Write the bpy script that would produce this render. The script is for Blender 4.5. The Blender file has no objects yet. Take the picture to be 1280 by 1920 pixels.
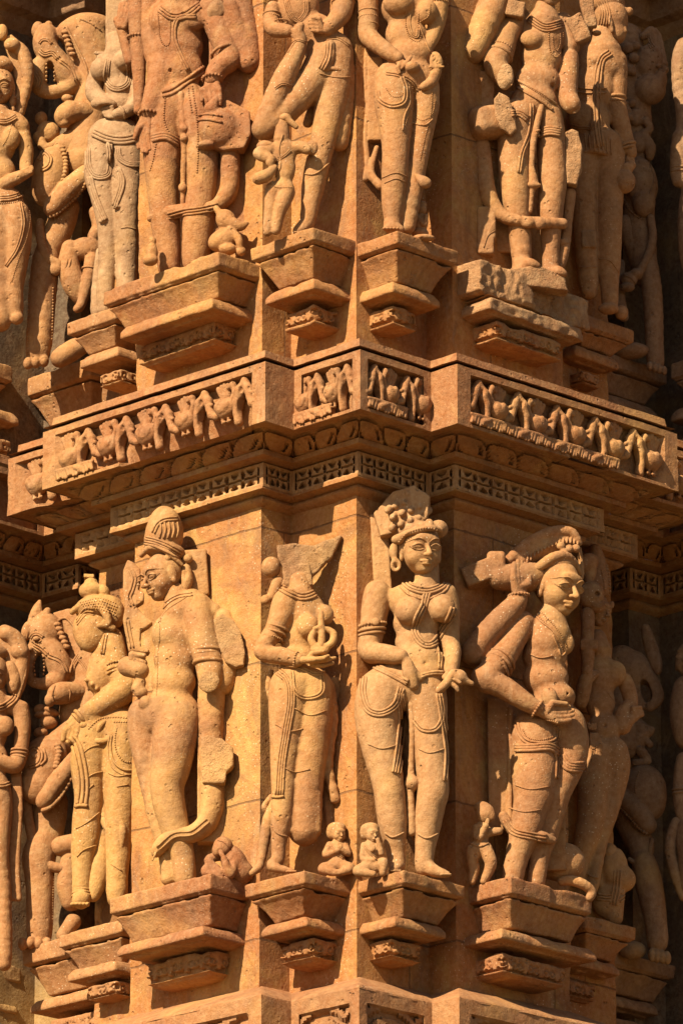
import bpy, math, random, numpy as np, openvdb
from mathutils import Vector, Matrix
from mathutils.bvhtree import BVHTree
# ------------------------------------------------------------------ camera, sky, sun
SC = bpy.context.scene; COL = SC.collection
S = 720.0                       # photograph pixels per metre at the temple corner
FPX = 11430.0; PITCH = math.radians(17.8); DIST = FPX / S
cp, sp = math.cos(PITCH), math.sin(PITCH)
CAMP = np.array([0.0, -DIST * cp, -DIST * sp])
cam = bpy.data.cameras.new("camera"); camo = bpy.data.objects.new("camera", cam); COL.objects.link(camo)
cam.sensor_fit = 'HORIZONTAL'; cam.sensor_width = 36; cam.lens = 36 * FPX / 1280; cam.clip_start = 0.5; cam.clip_end = 500
camo.location = CAMP; camo.rotation_euler = (math.pi / 2 + PITCH, 0, 0); SC.camera = camo
SUN_AZ, SUN_EL = 37.0, 39.0     # degrees left of the camera, above the horizon
az, el = math.radians(SUN_AZ), math.radians(SUN_EL)
sd = Vector((-math.sin(az) * math.cos(el), -math.cos(az) * math.cos(el), math.sin(el)))
sl = bpy.data.lights.new("sun", 'SUN'); sl.energy = 5.0; sl.angle = math.radians(0.5); sl.color = (1, 0.88, 0.68)
so = bpy.data.objects.new("sun", sl); COL.objects.link(so); so.rotation_euler = sd.to_track_quat('Z', 'Y').to_euler()
w = bpy.data.worlds.new("World"); SC.world = w; w.use_nodes = True
nt = w.node_tree; bg = nt.nodes["Background"]; sk = nt.nodes.new("ShaderNodeTexSky"); sk.sky_type = 'NISHITA'; sk.sun_disc = False
sk.sun_elevation = el; sk.sun_rotation = math.pi + az; nt.links.new(sk.outputs[0], bg.inputs[0]); bg.inputs[1].default_value = 0.05
SC.view_settings.view_transform = 'Standard'; SC.view_settings.look = 'None'; SC.view_settings.exposure = 1.28; SC.view_settings.gamma = 1
# ------------------------------------------------------------------ photo pixel <-> place
def ray(px, py):
    u = (px - 640) / FPX; v = (960 - py) / FPX
    return np.array([u, cp - v * sp, sp + v * cp])
def P(px, py, Y):               # point on the ray through (px,py) at depth Y (in px units, 720 = 1 m)
    d = ray(px, py); t = (Y / S - CAMP[1]) / d[1]
    return CAMP + d * t
def YZ(px, py, z):              # depth (px units) where the ray meets height z
    d = ray(px, py); t = (z - CAMP[2]) / d[2]
    return (CAMP[1] + d[1] * t) * S
# ------------------------------------------------------------------ materials
def stone(name, c1, c2, c3, dark=(.16, .07, .03), specks=0.0, rough=.85, stain=.5, bump=1.0, sc=1.0, grain=1.0, joints=0, streak=.35):
    m = bpy.data.materials.new(name); m.use_nodes = True; n = m.node_tree.nodes; L = m.node_tree.links
    b = n["Principled BSDF"]; b.inputs["Roughness"].default_value = rough; b.inputs["Specular IOR Level"].default_value = .25
    g = n.new("ShaderNodeNewGeometry"); pos = g.outputs["Position"]
    def noise(scale, det=4, ro=.6, vec=pos, dist=0):
        t = n.new("ShaderNodeTexNoise"); t.inputs["Scale"].default_value = scale; t.inputs["Detail"].default_value = det
        t.inputs["Roughness"].default_value = ro; t.inputs["Distortion"].default_value = dist; L.new(vec, t.inputs["Vector"]); return t.outputs[0]
    def ramp(v, a, z, ca=(0, 0, 0, 1), cz=(1, 1, 1, 1)):
        r = n.new("ShaderNodeValToRGB"); r.color_ramp.elements[0].position = a; r.color_ramp.elements[1].position = z
        r.color_ramp.elements[0].color = ca; r.color_ramp.elements[1].color = cz; L.new(v, r.inputs[0]); return r.outputs[0]
    def mix(f, a, c, mode='MIX'):
        x = n.new("ShaderNodeMix"); x.data_type = 'RGBA'; x.blend_type = mode
        for i, v in ((0, f), (6, a), (7, c)):
            if isinstance(v, (int, float)): x.inputs[i].default_value = v
            elif isinstance(v, tuple): x.inputs[i].default_value = (*v, 1)
            else: L.new(v, x.inputs[i])
        return x.outputs[2]
    mp = n.new("ShaderNodeMapping"); mp.inputs["Scale"].default_value = (1, 1, .45); L.new(pos, mp.inputs[0])   # streaks run down the wall
    col = mix(ramp(noise(3.2 * sc, 5, .62, mp.outputs[0], .6), .42, .58), c1, c2)
    col = mix(ramp(noise(6.5 * sc, 6, .68, pos, 1.0), .52, .66), col, c3)
    st = mix(ramp(noise(9 * sc, 8, .72, mp.outputs[0], 1.2), .53, .68), (0, 0, 0), (stain, stain, stain))
    col = mix(st, col, dark)
    col = mix(ramp(noise(70, 6, .75), .3, .7), mix(.22 * grain, col, (.12, .045, .012)), mix(.12 * grain, col, (.95, .72, .42)))
    mq = n.new("ShaderNodeMapping"); mq.inputs["Scale"].default_value = (1, 1, .16); L.new(pos, mq.inputs[0])
    col = mix(ramp(noise(16, 6, .7, mq.outputs[0], .3), .55, .75), col, mix(streak, col, (.10, .035, .012)))
    col = mix(ramp(noise(2.1, 4, .6, pos, .8), .50, .72), col, mix(.35, col, (.62, .36, .10)))
    gk = ramp(noise(4.3, 7, .72, pos, 1.4), .50, .66); gk = mix(1.0, gk, (.42, .42, .42), 'MULTIPLY'); col = mix(gk, col, (.13, .062, .03))
    pk = ramp(noise(7.7, 7, .75, mp.outputs[0], .9), .58, .70); pk = mix(1.0, pk, (.38, .38, .38), 'MULTIPLY'); col = mix(pk, col, (.46, .29, .15))
    jt = None
    if joints:
        br = n.new("ShaderNodeTexBrick"); br.inputs["Scale"].default_value = 1.0; br.inputs["Mortar Size"].default_value = .0028; br.inputs["Mortar Smooth"].default_value = .35; br.inputs["Brick Width"].default_value = .61; br.inputs["Row Height"].default_value = .37
        sx = n.new("ShaderNodeSeparateXYZ"); cx = n.new("ShaderNodeCombineXYZ"); ad = n.new("ShaderNodeMath"); wob = n.new("ShaderNodeMath"); wob.operation = 'MULTIPLY_ADD'; L.new(pos, sx.inputs[0]); L.new(sx.outputs[0], ad.inputs[0]); L.new(sx.outputs[1], ad.inputs[1])
        L.new(noise(7, 4), wob.inputs[0]); wob.inputs[1].default_value = .018; L.new(sx.outputs[2], wob.inputs[2]); L.new(ad.outputs[0], cx.inputs[0]); L.new(wob.outputs[0], cx.inputs[1]); L.new(cx.outputs[0], br.inputs["Vector"])
        jt = br.outputs["Fac"]; col = mix(jt, col, mix(.55, col, (.07, .03, .012)))
    if specks > 0:
        v = n.new("ShaderNodeTexVoronoi"); v.inputs["Scale"].default_value = 95; L.new(pos, v.inputs["Vector"])
        dots = ramp(v.outputs["Distance"], .10, .20, (1, 1, 1, 1), (0, 0, 0, 1))
        zone = ramp(noise(5, 4, .6), .5, .62)
        k = mix(1.0, dots, zone, 'MULTIPLY'); k = mix(1.0, k, (specks, specks, specks), 'MULTIPLY')
        col = mix(k, col, (.82, .68, .45))
    L.new(col, b.inputs["Base Color"])
    h = noise(260, 5, .7); h2 = noise(34, 8, .72); h3 = noise(110, 4, .7)
    def bp(hh, dist, st, prev=None):
        x = n.new("ShaderNodeBump"); x.inputs["Distance"].default_value = dist; x.inputs["Strength"].default_value = st; L.new(hh, x.inputs["Height"])
        if prev is not None: L.new(prev, x.inputs["Normal"])
        return x.outputs[0]
    nn = bp(h2, .005 * bump, .8); nn = bp(h3, .0035 * bump, .9, nn); nn = bp(h, .0018 * bump, .9, nn); fine = nn.node; L.new(ramp(noise(6, 3), .40, .62, (.25, .25, .25, 1), (1, 1, 1, 1)), fine.inputs['Strength'])
    vp = n.new('ShaderNodeTexVoronoi'); vp.inputs['Scale'].default_value = 48; L.new(pos, vp.inputs['Vector']); pit = mix(1.0, ramp(vp.outputs['Distance'], .10, .24, (1, 1, 1, 1), (0, 0, 0, 1)), ramp(noise(8, 4), .52, .64), 'MULTIPLY'); nn = bp(pit, .006, -1.0 * .8 if False else .8, nn); nn.node.invert = True
    if jt is not None:
        inv = n.new("ShaderNodeMath"); inv.operation = 'SUBTRACT'; inv.inputs[0].default_value = 1; L.new(jt, inv.inputs[1]); nn = bp(inv.outputs[0], .006, 1.0, nn)
    L.new(nn, b.inputs["Normal"])
    return m
MAT = dict(
    wall=stone("weathered orange sandstone", (0.300, 0.109, 0.014), (0.255, 0.073, 0.008), (0.316, 0.147, 0.025), stain=.7, specks=.45, joints=1, streak=.5),
    band=stone("pink sandstone", (0.265, 0.101, 0.026), (0.236, 0.076, 0.017), (0.292, 0.124, 0.036), stain=.45),
    bracket=stone("orange bracket sandstone", (0.274, 0.099, 0.016), (0.231, 0.069, 0.011), (0.292, 0.131, 0.029), stain=.5),
    pale=stone("pale yellow sandstone", (0.302, 0.142, 0.047), (0.276, 0.118, 0.033), (0.310, 0.155, 0.056), stain=.22, specks=.5, bump=.6),
    yellow=stone("lichen yellow sandstone", (0.339, 0.160, 0.034), (0.292, 0.121, 0.023), (0.362, 0.189, 0.051), stain=.4, specks=.6, bump=.8),
    tan=stone("tan sandstone", (0.286, 0.118, 0.032), (0.252, 0.091, 0.021), (0.293, 0.138, 0.042), stain=.3, specks=.45, bump=.7),
    rose=stone("rose brown sandstone", (0.269, 0.108, 0.029), (0.237, 0.083, 0.020), (0.275, 0.126, 0.039), stain=.3, specks=.45, bump=.7),
    red=stone("red brown sandstone", (0.243, 0.078, 0.016), (0.210, 0.058, 0.011), (0.269, 0.106, 0.026), stain=.5, specks=.2, bump=1.0),
    grey=stone("grey cream sandstone", (.27, .145, .065), (.21, .105, .042), (.30, .175, .085), stain=.5, bump=.7),
    dull=stone("dull brown sandstone", (0.196, 0.089, 0.036), (0.145, 0.064, 0.025), (0.238, 0.119, 0.051), stain=.6, bump=.8),  # duller, darker sandstone tone for recess and edge pieces
    broken=stone("freshly broken sandstone", (0.347, 0.163, 0.059), (0.278, 0.117, 0.039), (0.375, 0.202, 0.083), stain=.3, bump=2.0),
    soot_shade=stone("blackened wall stone with painted shade", (.050, .024, .011), (.028, .014, .007), (.09, .045, .02), stain=.5),  # blackened stone, with the deep recess's shade also put into the colour
)
# ------------------------------------------------------------------ helpers
def link(name, me, mat=None, parent=None, origin=None):
    if mat: me.materials.append(mat)
    o = bpy.data.objects.new(name, me); COL.objects.link(o)
    if parent is not None: o.parent = parent
    return o
def mesh(V, F, smooth=True, org=None):
    V = np.asarray(V, dtype=np.float32)
    if org is not None: V = V - np.asarray(org, dtype=np.float32)
    me = bpy.data.meshes.new("stone"); me.vertices.add(len(V)); me.vertices.foreach_set("co", V.ravel())
    if isinstance(F, np.ndarray):
        nf, k = F.shape; tot = np.full(nf, k); flat = F.ravel()
    else:
        tot = np.array([len(f) for f in F]); flat = np.array([i for f in F for i in f]); nf = len(F)
    me.loops.add(len(flat)); me.loops.foreach_set("vertex_index", flat.astype(np.int32))
    me.polygons.add(nf); st = np.concatenate([[0], np.cumsum(tot)[:-1]])
    me.polygons.foreach_set("loop_start", st.astype(np.int32)); me.polygons.foreach_set("loop_total", tot.astype(np.int32))
    me.polygons.foreach_set("use_smooth", np.full(nf, smooth)); me.update(calc_edges=True); me.validate(); return me
def thing(name, label, cat, loc, group=None, kind=None):
    o = bpy.data.objects.new(name, None); o.empty_display_size = .1; COL.objects.link(o); o.location = loc
    o['label'] = label; o['category'] = cat
    if group: o['group'] = group
    return o
_T = np.random.RandomState(7).rand(48, 48, 48).astype(np.float32) * 2 - 1
def vnoise(X, f, seed=0):       # smooth value noise, X (N,3)
    q = X * f + seed * 7.13; i = np.floor(q).astype(np.int64); t = (q - i).astype(np.float32); t = t * t * (3 - 2 * t); i %= 48; j = (i + 1) % 48
    a, b, c = t[:, 0], t[:, 1], t[:, 2]; r = 0
    for ix, wx in ((i[:, 0], 1 - a), (j[:, 0], a)):
        for iy, wy in ((i[:, 1], 1 - b), (j[:, 1], b)):
            for iz, wz in ((i[:, 2], 1 - c), (j[:, 2], c)): r = r + _T[ix, iy, iz] * wx * wy * wz
    return r
class Grid:                     # a signed distance field that primitives are blended into
    def __init__(s, lo, hi, h):
        s.h = h; s.lo = np.array(lo) - 3 * h; s.n = np.ceil((np.array(hi) - s.lo) / h).astype(int) + 4
        s.D = np.full(s.n, .06, np.float32)
        s.ax = [(s.lo[i] + h * np.arange(s.n[i])).astype(np.float32) for i in range(3)]
    def sub(s, lo, hi, m):
        a = np.maximum(np.floor((np.array(lo) - m - s.lo) / s.h).astype(int), 0); b = np.minimum(np.ceil((np.array(hi) + m - s.lo) / s.h).astype(int) + 1, s.n)
        if (b <= a).any(): return None
        sl = tuple(slice(a[i], b[i]) for i in range(3))
        return sl, s.ax[0][sl[0]][:, None, None], s.ax[1][sl[1]][None, :, None], s.ax[2][sl[2]][None, None, :]
    def put(s, sl, d, k, op):
        A = s.D[sl]; d = d.astype(np.float32)
        if op < 0: A = -A
        k = max(k, 1e-5); hh = np.maximum(k - np.abs(A - d), 0) / k; r = np.minimum(A, d) - hh * hh * k * .25
        s.D[sl] = -r if op < 0 else r
    def cone(s, p, q, r0, r1, k=.008, op=1):
        p = np.asarray(p, float); q = np.asarray(q, float); R = max(r0, r1)
        g = s.sub(np.minimum(p, q) - R, np.maximum(p, q) + R, k + 2.5 * s.h)
        if g is None: return
        sl, x, y, z = g; v = q - p; L2 = float(v @ v) + 1e-12
        t = np.clip(((x - p[0]) * v[0] + (y - p[1]) * v[1] + (z - p[2]) * v[2]) / L2, 0, 1)
        d = np.sqrt((x - p[0] - t * v[0]) ** 2 + (y - p[1] - t * v[1]) ** 2 + (z - p[2] - t * v[2]) ** 2) - (r0 + (r1 - r0) * t)
        s.put(sl, d, k, op)
    def ell(s, c, r, M=None, k=.012, op=1):
        c = np.asarray(c, float); r = np.asarray(r, float); M = np.eye(3) if M is None else np.asarray(M)
        ext = np.sqrt(((M * r) ** 2).sum(1))
        g = s.sub(c - ext, c + ext, k + 2.5 * s.h)
        if g is None: return
        sl, x, y, z = g; x = x - c[0]; y = y - c[1]; z = z - c[2]
        a = (x * M[0, 0] + y * M[1, 0] + z * M[2, 0]); b = (x * M[0, 1] + y * M[1, 1] + z * M[2, 1]); e = (x * M[0, 2] + y * M[1, 2] + z * M[2, 2])
        k0 = np.sqrt((a / r[0]) ** 2 + (b / r[1]) ** 2 + (e / r[2]) ** 2); k1 = np.sqrt((a / r[0] ** 2) ** 2 + (b / r[1] ** 2) ** 2 + (e / r[2] ** 2) ** 2) + 1e-9
        s.put(sl, k0 * (k0 - 1) / k1, k, op)
    def box(s, c, r, M=None, k=.008, rd=.006, op=1):
        c = np.asarray(c, float); r = np.asarray(r, float); M = np.eye(3) if M is None else np.asarray(M)
        ext = (np.abs(M) * r).sum(1); g = s.sub(c - ext, c + ext, k + 2.5 * s.h)
        if g is None: return
        sl, x, y, z = g; x = x - c[0]; y = y - c[1]; z = z - c[2]; q = []
        for i in range(3): q.append(np.abs(x * M[0, i] + y * M[1, i] + z * M[2, i]) - r[i] + rd)
        d = np.sqrt(sum(np.maximum(v, 0) ** 2 for v in q)) + np.minimum(np.maximum(np.maximum(q[0], q[1]), q[2]), 0) - rd
        s.put(sl, d, k, op)
    def plate(s, pts, yc, t, slant, k=.004, op=1):      # an outline in X,Z with a real thickness in Y
        P2 = np.array(pts); sl_ = abs(slant) * (P2[:, 0].max() - P2[:, 0].min()); lo = np.array([P2[:, 0].min(), yc - t - sl_, P2[:, 1].min()]); hi = np.array([P2[:, 0].max(), yc + t + sl_, P2[:, 1].max()])
        g = s.sub(lo, hi, k + 2.5 * s.h)
        if g is None: return
        sl, x, y, z = g; X, Z = np.broadcast_arrays(x[:, 0, :], z[:, 0, :]); dd = np.full(X.shape, 1e9); ins = np.zeros(X.shape, bool); n = len(P2)
        for i in range(n):
            a, b = P2[i], P2[(i + 1) % n]; e = b - a; tt = np.clip(((X - a[0]) * e[0] + (Z - a[1]) * e[1]) / (e @ e + 1e-12), 0, 1)
            dd = np.minimum(dd, (X - a[0] - tt * e[0]) ** 2 + (Z - a[1] - tt * e[1]) ** 2); c = (a[1] > Z) != (b[1] > Z)
            if abs(b[1] - a[1]) > 1e-9: ins ^= c & (X < (b[0] - a[0]) * (Z - a[1]) / (b[1] - a[1]) + a[0])
        d2 = (np.where(ins, -1, 1) * np.sqrt(dd))[:, None, :]; dy = np.abs(y - yc - slant * (x - P2[:, 0].mean())) - t; kk = .005
        hh = np.maximum(kk - np.abs(d2 - dy), 0) / kk; s.put(sl, np.maximum(d2, dy) + hh * hh * kk * .25, k, op)
    def rough(s, amp, f, seed=0, a2=0, f2=0):
        m = np.abs(s.D) < max(.012, 3 * amp); I = np.nonzero(m)
        X = np.stack([s.ax[i][I[i]] for i in range(3)], 1); d = s.D[I] + amp * vnoise(X, f, seed)
        if a2: d = d + a2 * vnoise(X, f2, seed + 3)
        s.D[I] = d
    def poly(s):
        D = s.D; D[0] = D[-1] = .02; D[:, 0] = D[:, -1] = .02; D[:, :, 0] = D[:, :, -1] = .02
        b = 4 * s.h; g = openvdb.FloatGrid(b); g.copyFromArray(np.clip(D, -b, b)); v, q = g.convertToQuads(0.0)
        return v * s.h + s.lo, q[:, ::-1]
def rotm(roll=0, yaw=0, pitch=0):   # roll in the picture plane (clockwise +), yaw about the vertical, pitch nods forward
    a, b, c = (math.radians(v) for v in (roll, yaw, pitch))
    Ry = np.array([[math.cos(a), 0, math.sin(a)], [0, 1, 0], [-math.sin(a), 0, math.cos(a)]])
    Rz = np.array([[math.cos(b), -math.sin(b), 0], [math.sin(b), math.cos(b), 0], [0, 0, 1]])
    Rx = np.array([[1, 0, 0], [0, math.cos(c), -math.sin(c)], [0, math.sin(c), math.cos(c)]])
    return Ry @ Rz @ Rx
def smooth_pts(pts, n=6):
    p = np.array(pts, float)
    if len(p) < 3: return np.array([p[0] + (p[-1] - p[0]) * t for t in np.linspace(0, 1, n + 1)])
    e = np.vstack([2 * p[0] - p[1], p, 2 * p[-1] - p[-2]]); out = []
    for i in range(1, len(e) - 2):
        for t in np.arange(n) / n:
            a, b, c, d = e[i - 1], e[i], e[i + 1], e[i + 2]
            out.append(.5 * (2 * b + (c - a) * t + (2 * a - 5 * b + 4 * c - d) * t * t + (3 * b - a - 3 * c + d) * t ** 3))
    out.append(p[-1]); return np.array(out)
def tube(pts, rad, sides=6):    # (V,F) round bar along world points; rad scalar or list
    p = np.asarray(pts, float); n = len(p)
    if n < 2: return np.zeros((0, 3)), []
    r = np.full(n, rad) if np.isscalar(rad) else np.asarray(rad); T = np.gradient(p, axis=0); T /= np.linalg.norm(T, axis=1)[:, None] + 1e-9
    V = []; up = np.array([.13, -1, .21])
    for i in range(n):
        a = np.cross(T[i], up); a /= np.linalg.norm(a) + 1e-9; b = np.cross(T[i], a); up = -b if np.dot(-b, up) > 0 else b
        for j in range(sides):
            w = 2 * math.pi * j / sides; V.append(p[i] + r[i] * (math.cos(w) * a + math.sin(w) * b))
    F = [(i * sides + j, i * sides + (j + 1) % sides, (i + 1) * sides + (j + 1) % sides, (i + 1) * sides + j) for i in range(n - 1) for j in range(sides)]
    F.append(tuple(range(sides))[::-1]); F.append(tuple((n - 1) * sides + j for j in range(sides)))
    return np.array(V), F
_b = []
for i in range(1, 4):
    for j in range(6):
        t = math.pi * i / 4; w = 2 * math.pi * j / 6; _b.append((math.sin(t) * math.cos(w), math.sin(t) * math.sin(w), math.cos(t)))
BV = np.array([(0, 0, 1)] + _b + [(0, 0, -1)]); BF = [(0, 1 + j, 1 + (j + 1) % 6) for j in range(6)] + [(19, 13 + (j + 1) % 6, 13 + j) for j in range(6)]
BF += [(1 + 6 * i + j, 7 + 6 * i + j, 7 + 6 * i + (j + 1) % 6, 1 + 6 * i + (j + 1) % 6) for i in range(2) for j in range(6)]
class Soup:
    def __init__(s): s.V = []; s.F = []; s.n = 0
    def add(s, V, F):
        if len(V) == 0: return
        s.V.append(np.asarray(V)); n = s.n
        s.F += [tuple(int(i) + n for i in f) for f in F]; s.n += len(V)
# ------------------------------------------------------------------ the temple's plan: re-entrant corner seen on the diagonal
PLAN = [(-420, 277), (80, 777), (147, 710), (190, 753), (331, 612), (189, 470), (305, 354), (254, 303), (490, 67), (545, 122), (668, -1),
        (800, 131), (850, 81), (1058, 289), (1008, 339), (1142, 473), (989, 626), (1135, 772), (1174, 733), (1231, 790), (1640, 381)]
def plan_world(dx=0, rx=0):
    pts = []
    for i, (x, y) in enumerate(PLAN):
        xx, yy = x + dx, y
        if i in (13, 14): xx += rx; yy += rx
        pts.append((P(xx, 900, yy)[0], yy / S))
    return np.array(pts)
def zof(px, py, e): return P(px, py, -1 - e)[2]      # height of a moulding line seen at the centre corner, e px in front of the wall
def sweep(prof, res=.02, dx=0, rx=0, disp=None, amp=.0015, pts=None, seed=0, top_close=False):
    """prof: list of (z, e) top to bottom, e in px (corner shift); disp(s, v, seg_len, z)->extra e"""
    W = plan_world(dx, rx) if pts is None else np.array(pts); n = len(W)
    nor = []
    for i in range(n - 1):
        t = W[i + 1] - W[i]; t /= np.linalg.norm(t); nor.append(np.array([t[1], -t[0]]))
    mit = [nor[0]]
    for i in range(1, n - 1):
        a, b = nor[i - 1], nor[i]; mit.append((a + b) / (1 + a @ b))
    mit.append(nor[-1])
    cols = []                                          # (base xy, mitre vec, segment, s from seg start, seg length)
    for i in range(n - 1):
        L = np.linalg.norm(W[i + 1] - W[i]); k = max(1, int(round(L / res)))
        for j in range(k + (1 if i == n - 2 else 0)):
            t = j / k; cols.append((W[i] * (1 - t) + W[i + 1] * t, (mit[i] * (1 - t) + mit[i + 1] * t), i, t * L, L))
    B = np.array([c[0] for c in cols]); M = np.array([c[1] for c in cols]); seg = np.array([c[2] for c in cols]); s = np.array([c[3] for c in cols]); SL = np.array([c[4] for c in cols])
    zs = np.array([p[0] for p in prof]); es = np.array([p[1] for p in prof]); Z = []; E_ = []
    for i in range(len(zs) - 1):
        L = math.hypot(zs[i + 1] - zs[i], (es[i + 1] - es[i]) / S); k = max(1, int(round(L / res)))
        for j in range(k): t = j / k; Z.append(zs[i] + (zs[i + 1] - zs[i]) * t); E_.append(es[i] + (es[i + 1] - es[i]) * t)
    Z.append(zs[-1]); E_.append(es[-1]); Z = np.array(Z); E_ = np.array(E_)
    nz, ns = len(Z), len(cols)
    e = np.repeat(E_[:, None], ns, 1)
    if disp: e = e + disp(s[None, :], Z[:, None], SL[None, :], seg[None, :])
    d = e / S * .7071
    V = np.zeros((nz, ns, 3)); V[:, :, 0] = B[None, :, 0] + M[None, :, 0] * d; V[:, :, 1] = B[None, :, 1] + M[None, :, 1] * d; V[:, :, 2] = Z[:, None]
    V = V.reshape(-1, 3)
    if amp:
        nz_ = (vnoise(V, 9, seed) + .6 * vnoise(V, 31, seed + 1) + .5 * vnoise(V, 80, seed + 2)) * amp
        mm = np.tile(M, (nz, 1)); V[:, 0] += mm[:, 0] * nz_; V[:, 1] += mm[:, 1] * nz_; V[:, 2] += .7 * amp * vnoise(V, 27, seed + 5)
    i = np.arange(nz - 1)[:, None] * ns + np.arange(ns - 1)[None, :]
    F = np.stack([i, i + ns, i + ns + 1, i + 1], -1).reshape(-1, 4)
    return V, F
def pc(i):  # per-segment run in px units
    return i * S
def lattice(s, z, L, seg, z0, z1):       # pierced rosette band: groove pattern, px-depth
    per = .050; m = .012; nn = np.maximum(np.round((L - 2 * m) / per), 1); p = (L - 2 * m) / nn
    u = ((s - m) / p) % 1.0; v = (z - z1) / (z0 - z1)
    inside = (s > m) & (s < L - m) & (v > .12) & (v < .92) & (L > .04)
    a = np.abs(u - .5); w = (v - .12) / .8
    g = (np.abs(w - .5) < .055) & (a < .38)
    tri = ((w > .06) & (w < .36) & (a < (.36 - w) * .9)) | ((w < .94) & (w > .64) & (a < (w - .64) * .9))
    slot = (a > .455 - .05 * np.sin(w * 2 * math.pi) ** 2) & (np.abs(np.abs(w - .5) - .24) < .17)
    return np.where(inside & (g | tri | slot), -16.0, 0.0) + np.where(inside, -2 - 3 * np.cos(u * 2 * math.pi) ** 2, 0)
def petals(s, z, L, seg, z0, z1):
    per = .078; v = np.clip((z - z1) / (z0 - z1), 0, 1); nn = np.maximum(np.round(L / per), 1); p = L / nn
    big = L > .4; lft = seg < 10
    far = np.where(lft, L - s, s) / .6
    sk = np.where(big, np.where(lft, -1, 1) * (.25 + 1.2 * np.clip(far - .2, 0, 1)), np.where(s < L / 2, 1, -1) * .22)
    u = ((s / p) + sk * (v - .5)) % 1.0 - .5; inb = (v > .03) & (v < .98) & (L > .04)
    leaf = np.abs(u) < .47 * np.sqrt(np.clip(1 - (np.clip(v - .42, -1, 1) / .60) ** 2, 0, 1)) ** .6
    sd = np.where(u > 0, 1, -1); slot = (np.abs(u - .16 - .10 * np.sin(v * 3.1)) < .05) & (v > .10) & (v < .68)
    return np.where(inb, np.where(leaf, 5 + 8 * np.cos(np.pi * u), -17) + np.where(slot & leaf, -22, 0), 0)
def frieze_recess(s, z, L, seg, z0, z1, depth=34):
    v = (z - z1) / (z0 - z1); m = .028
    ok = (L > .15) & (v > .07) & (v < .86) & (s > m) & (s < L - m)
    nar = (L <= .15) | (seg == 8) | (seg == 11); lost = lost_rim(s, L, seg)
    d = np.where(ok & ~nar, -float(depth), 0.0)
    return np.where(lost & (v < .86), np.minimum(d, np.where(v < .5, -34 - 26 * (1 - v / .5), d)), d)
def lost_rim(s, L, seg):         # where the projecting foot of the frieze has broken away
    m = .028; return ((seg == 7) & (s > .17) & (s < L - m)) | ((seg == 12) & (s > .50 * L) & (s < L - .15)) | ((seg == 5) & (s > .12) & (s < L - .01))
def scroll_panel(s, z, L, seg, z0, z1):
    v = (z - z1) / (z0 - z1); m = .028; H = abs(z0 - z1)
    ok = (L > .15) & (v < .81) & (s > m) & (s < L - m) & (seg != 8) & (seg != 11)
    per = .17; u = ((s - m) % per) / per - .5; w = v - .15
    r = np.sqrt((u * per) ** 2 + (w * H) ** 2); th = np.arctan2(w * H, u * per)
    sp_ = np.sin(r * 170 - th * 1.0) > -.1
    return np.where(ok, np.where(sp_, -7.0, -20.0), 0.0)
Zt = P(668, -1600, -1)[2]; Zb = P(668, 2500, -1)[2]
def wallpart(i0, i1): return plan_world()[i0:i1 + 1]
def arch(name, label, cat, mat, prof, loc=None, **k):
    V, F = sweep(prof, **k); lo = V.mean(0); lo[2] = V[:, 2].min()
    o = link(name, mesh(V, F, org=lo, smooth=True), MAT[mat]); o.location = lo
    o['label'] = label; o['category'] = cat; return o
def noedge(o, ang=38):
    o.data.polygons.foreach_set("use_smooth", np.ones(len(o.data.polygons), bool)); o.data.set_sharp_from_angle(angle=math.radians(ang)); return o
z = zof
# upper wall, from above the picture down to the top of the goose frieze
noedge(arch("temple_wall", "orange sandstone corner wall with stepped pilasters behind the upper row of statues", "wall", "wall",
     [(Zt, 0), (z(668, 700, 0), 0), (z(668, 893, 0), -3)], res=.013, amp=.0022, seed=1, pts=wallpart(4, 16)))
fz = thing("goose_frieze", "carved stone band of geese and looping stems between the two rows of statues", "frieze", P(668, 780, -186))
def sub(parent, name, mat, prof, **k):
    V, F = sweep(prof, **k); o = link(name, mesh(V, F, org=parent.location), MAT[mat], parent); return noedge(o)
ft, fb = z(676, 652, 185), z(676, 766, 185)
sub(fz, "ledge", "band", [(z(668, 633, 165) + .001, -6), (z(668, 633, 165), 165), (z(668, 650, 168), 168), (z(668, 650, 168) - .002, 184)], res=.012, dx=6, rx=22, amp=.0016, seed=3)
sub(fz, "frieze_panel", "band", [(ft, 178), (ft - .003, 185), (fb, 185), (fb - .001, 180)], res=.0045, dx=7, rx=24, amp=.0013, seed=4,
    disp=lambda s, zz, L, g: frieze_recess(s, zz, L, g, ft, fb))
u1 = z(668, 786, 128)
sub(fz, "soffit", "bracket", [(fb + .006, 178), (fb + .001, 183), (u1 + .006, 136), (u1, 128), (u1 - .0005, 60)], res=.012, dx=5, rx=24, amp=.002, seed=5,
    disp=lambda s, zz, L, g: np.where(lost_rim(s, L, g), np.minimum(124 - np.interp(zz, [u1 + .006, fb + .001], [136, 183]), 0) * (zz > u1 + .002), 0))
q0, q1 = u1, z(668, 820, 84)
prof = [(q0 + (q1 - q0) * t, 128 - 44 * (1 - math.cos(t * math.pi / 2)) ** .7) for t in np.linspace(0, 1, 9)]
sub(fz, "petal_band", "bracket", prof, res=.0042, dx=5, rx=24, amp=.001, seed=6, disp=lambda s, zz, L, g: petals(s, zz, L, g, q0, q1))
sub(fz, "fillet", "bracket", [(q1 + .001, 40), (q1, 84), (q1 - .001, 88), (z(668, 829, 88), 88), (z(668, 829, 88) - .002, 40), (z(668, 856, 40) , 30)], res=.012, dx=4, rx=24, amp=.001, seed=7)
lb = thing("lattice_band", "pierced rosette lattice moulding running along the wall under the goose frieze", "moulding", P(668, 900, -50))
l0, l1 = z(672, 845, 50), z(672, 889, 50)
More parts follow.
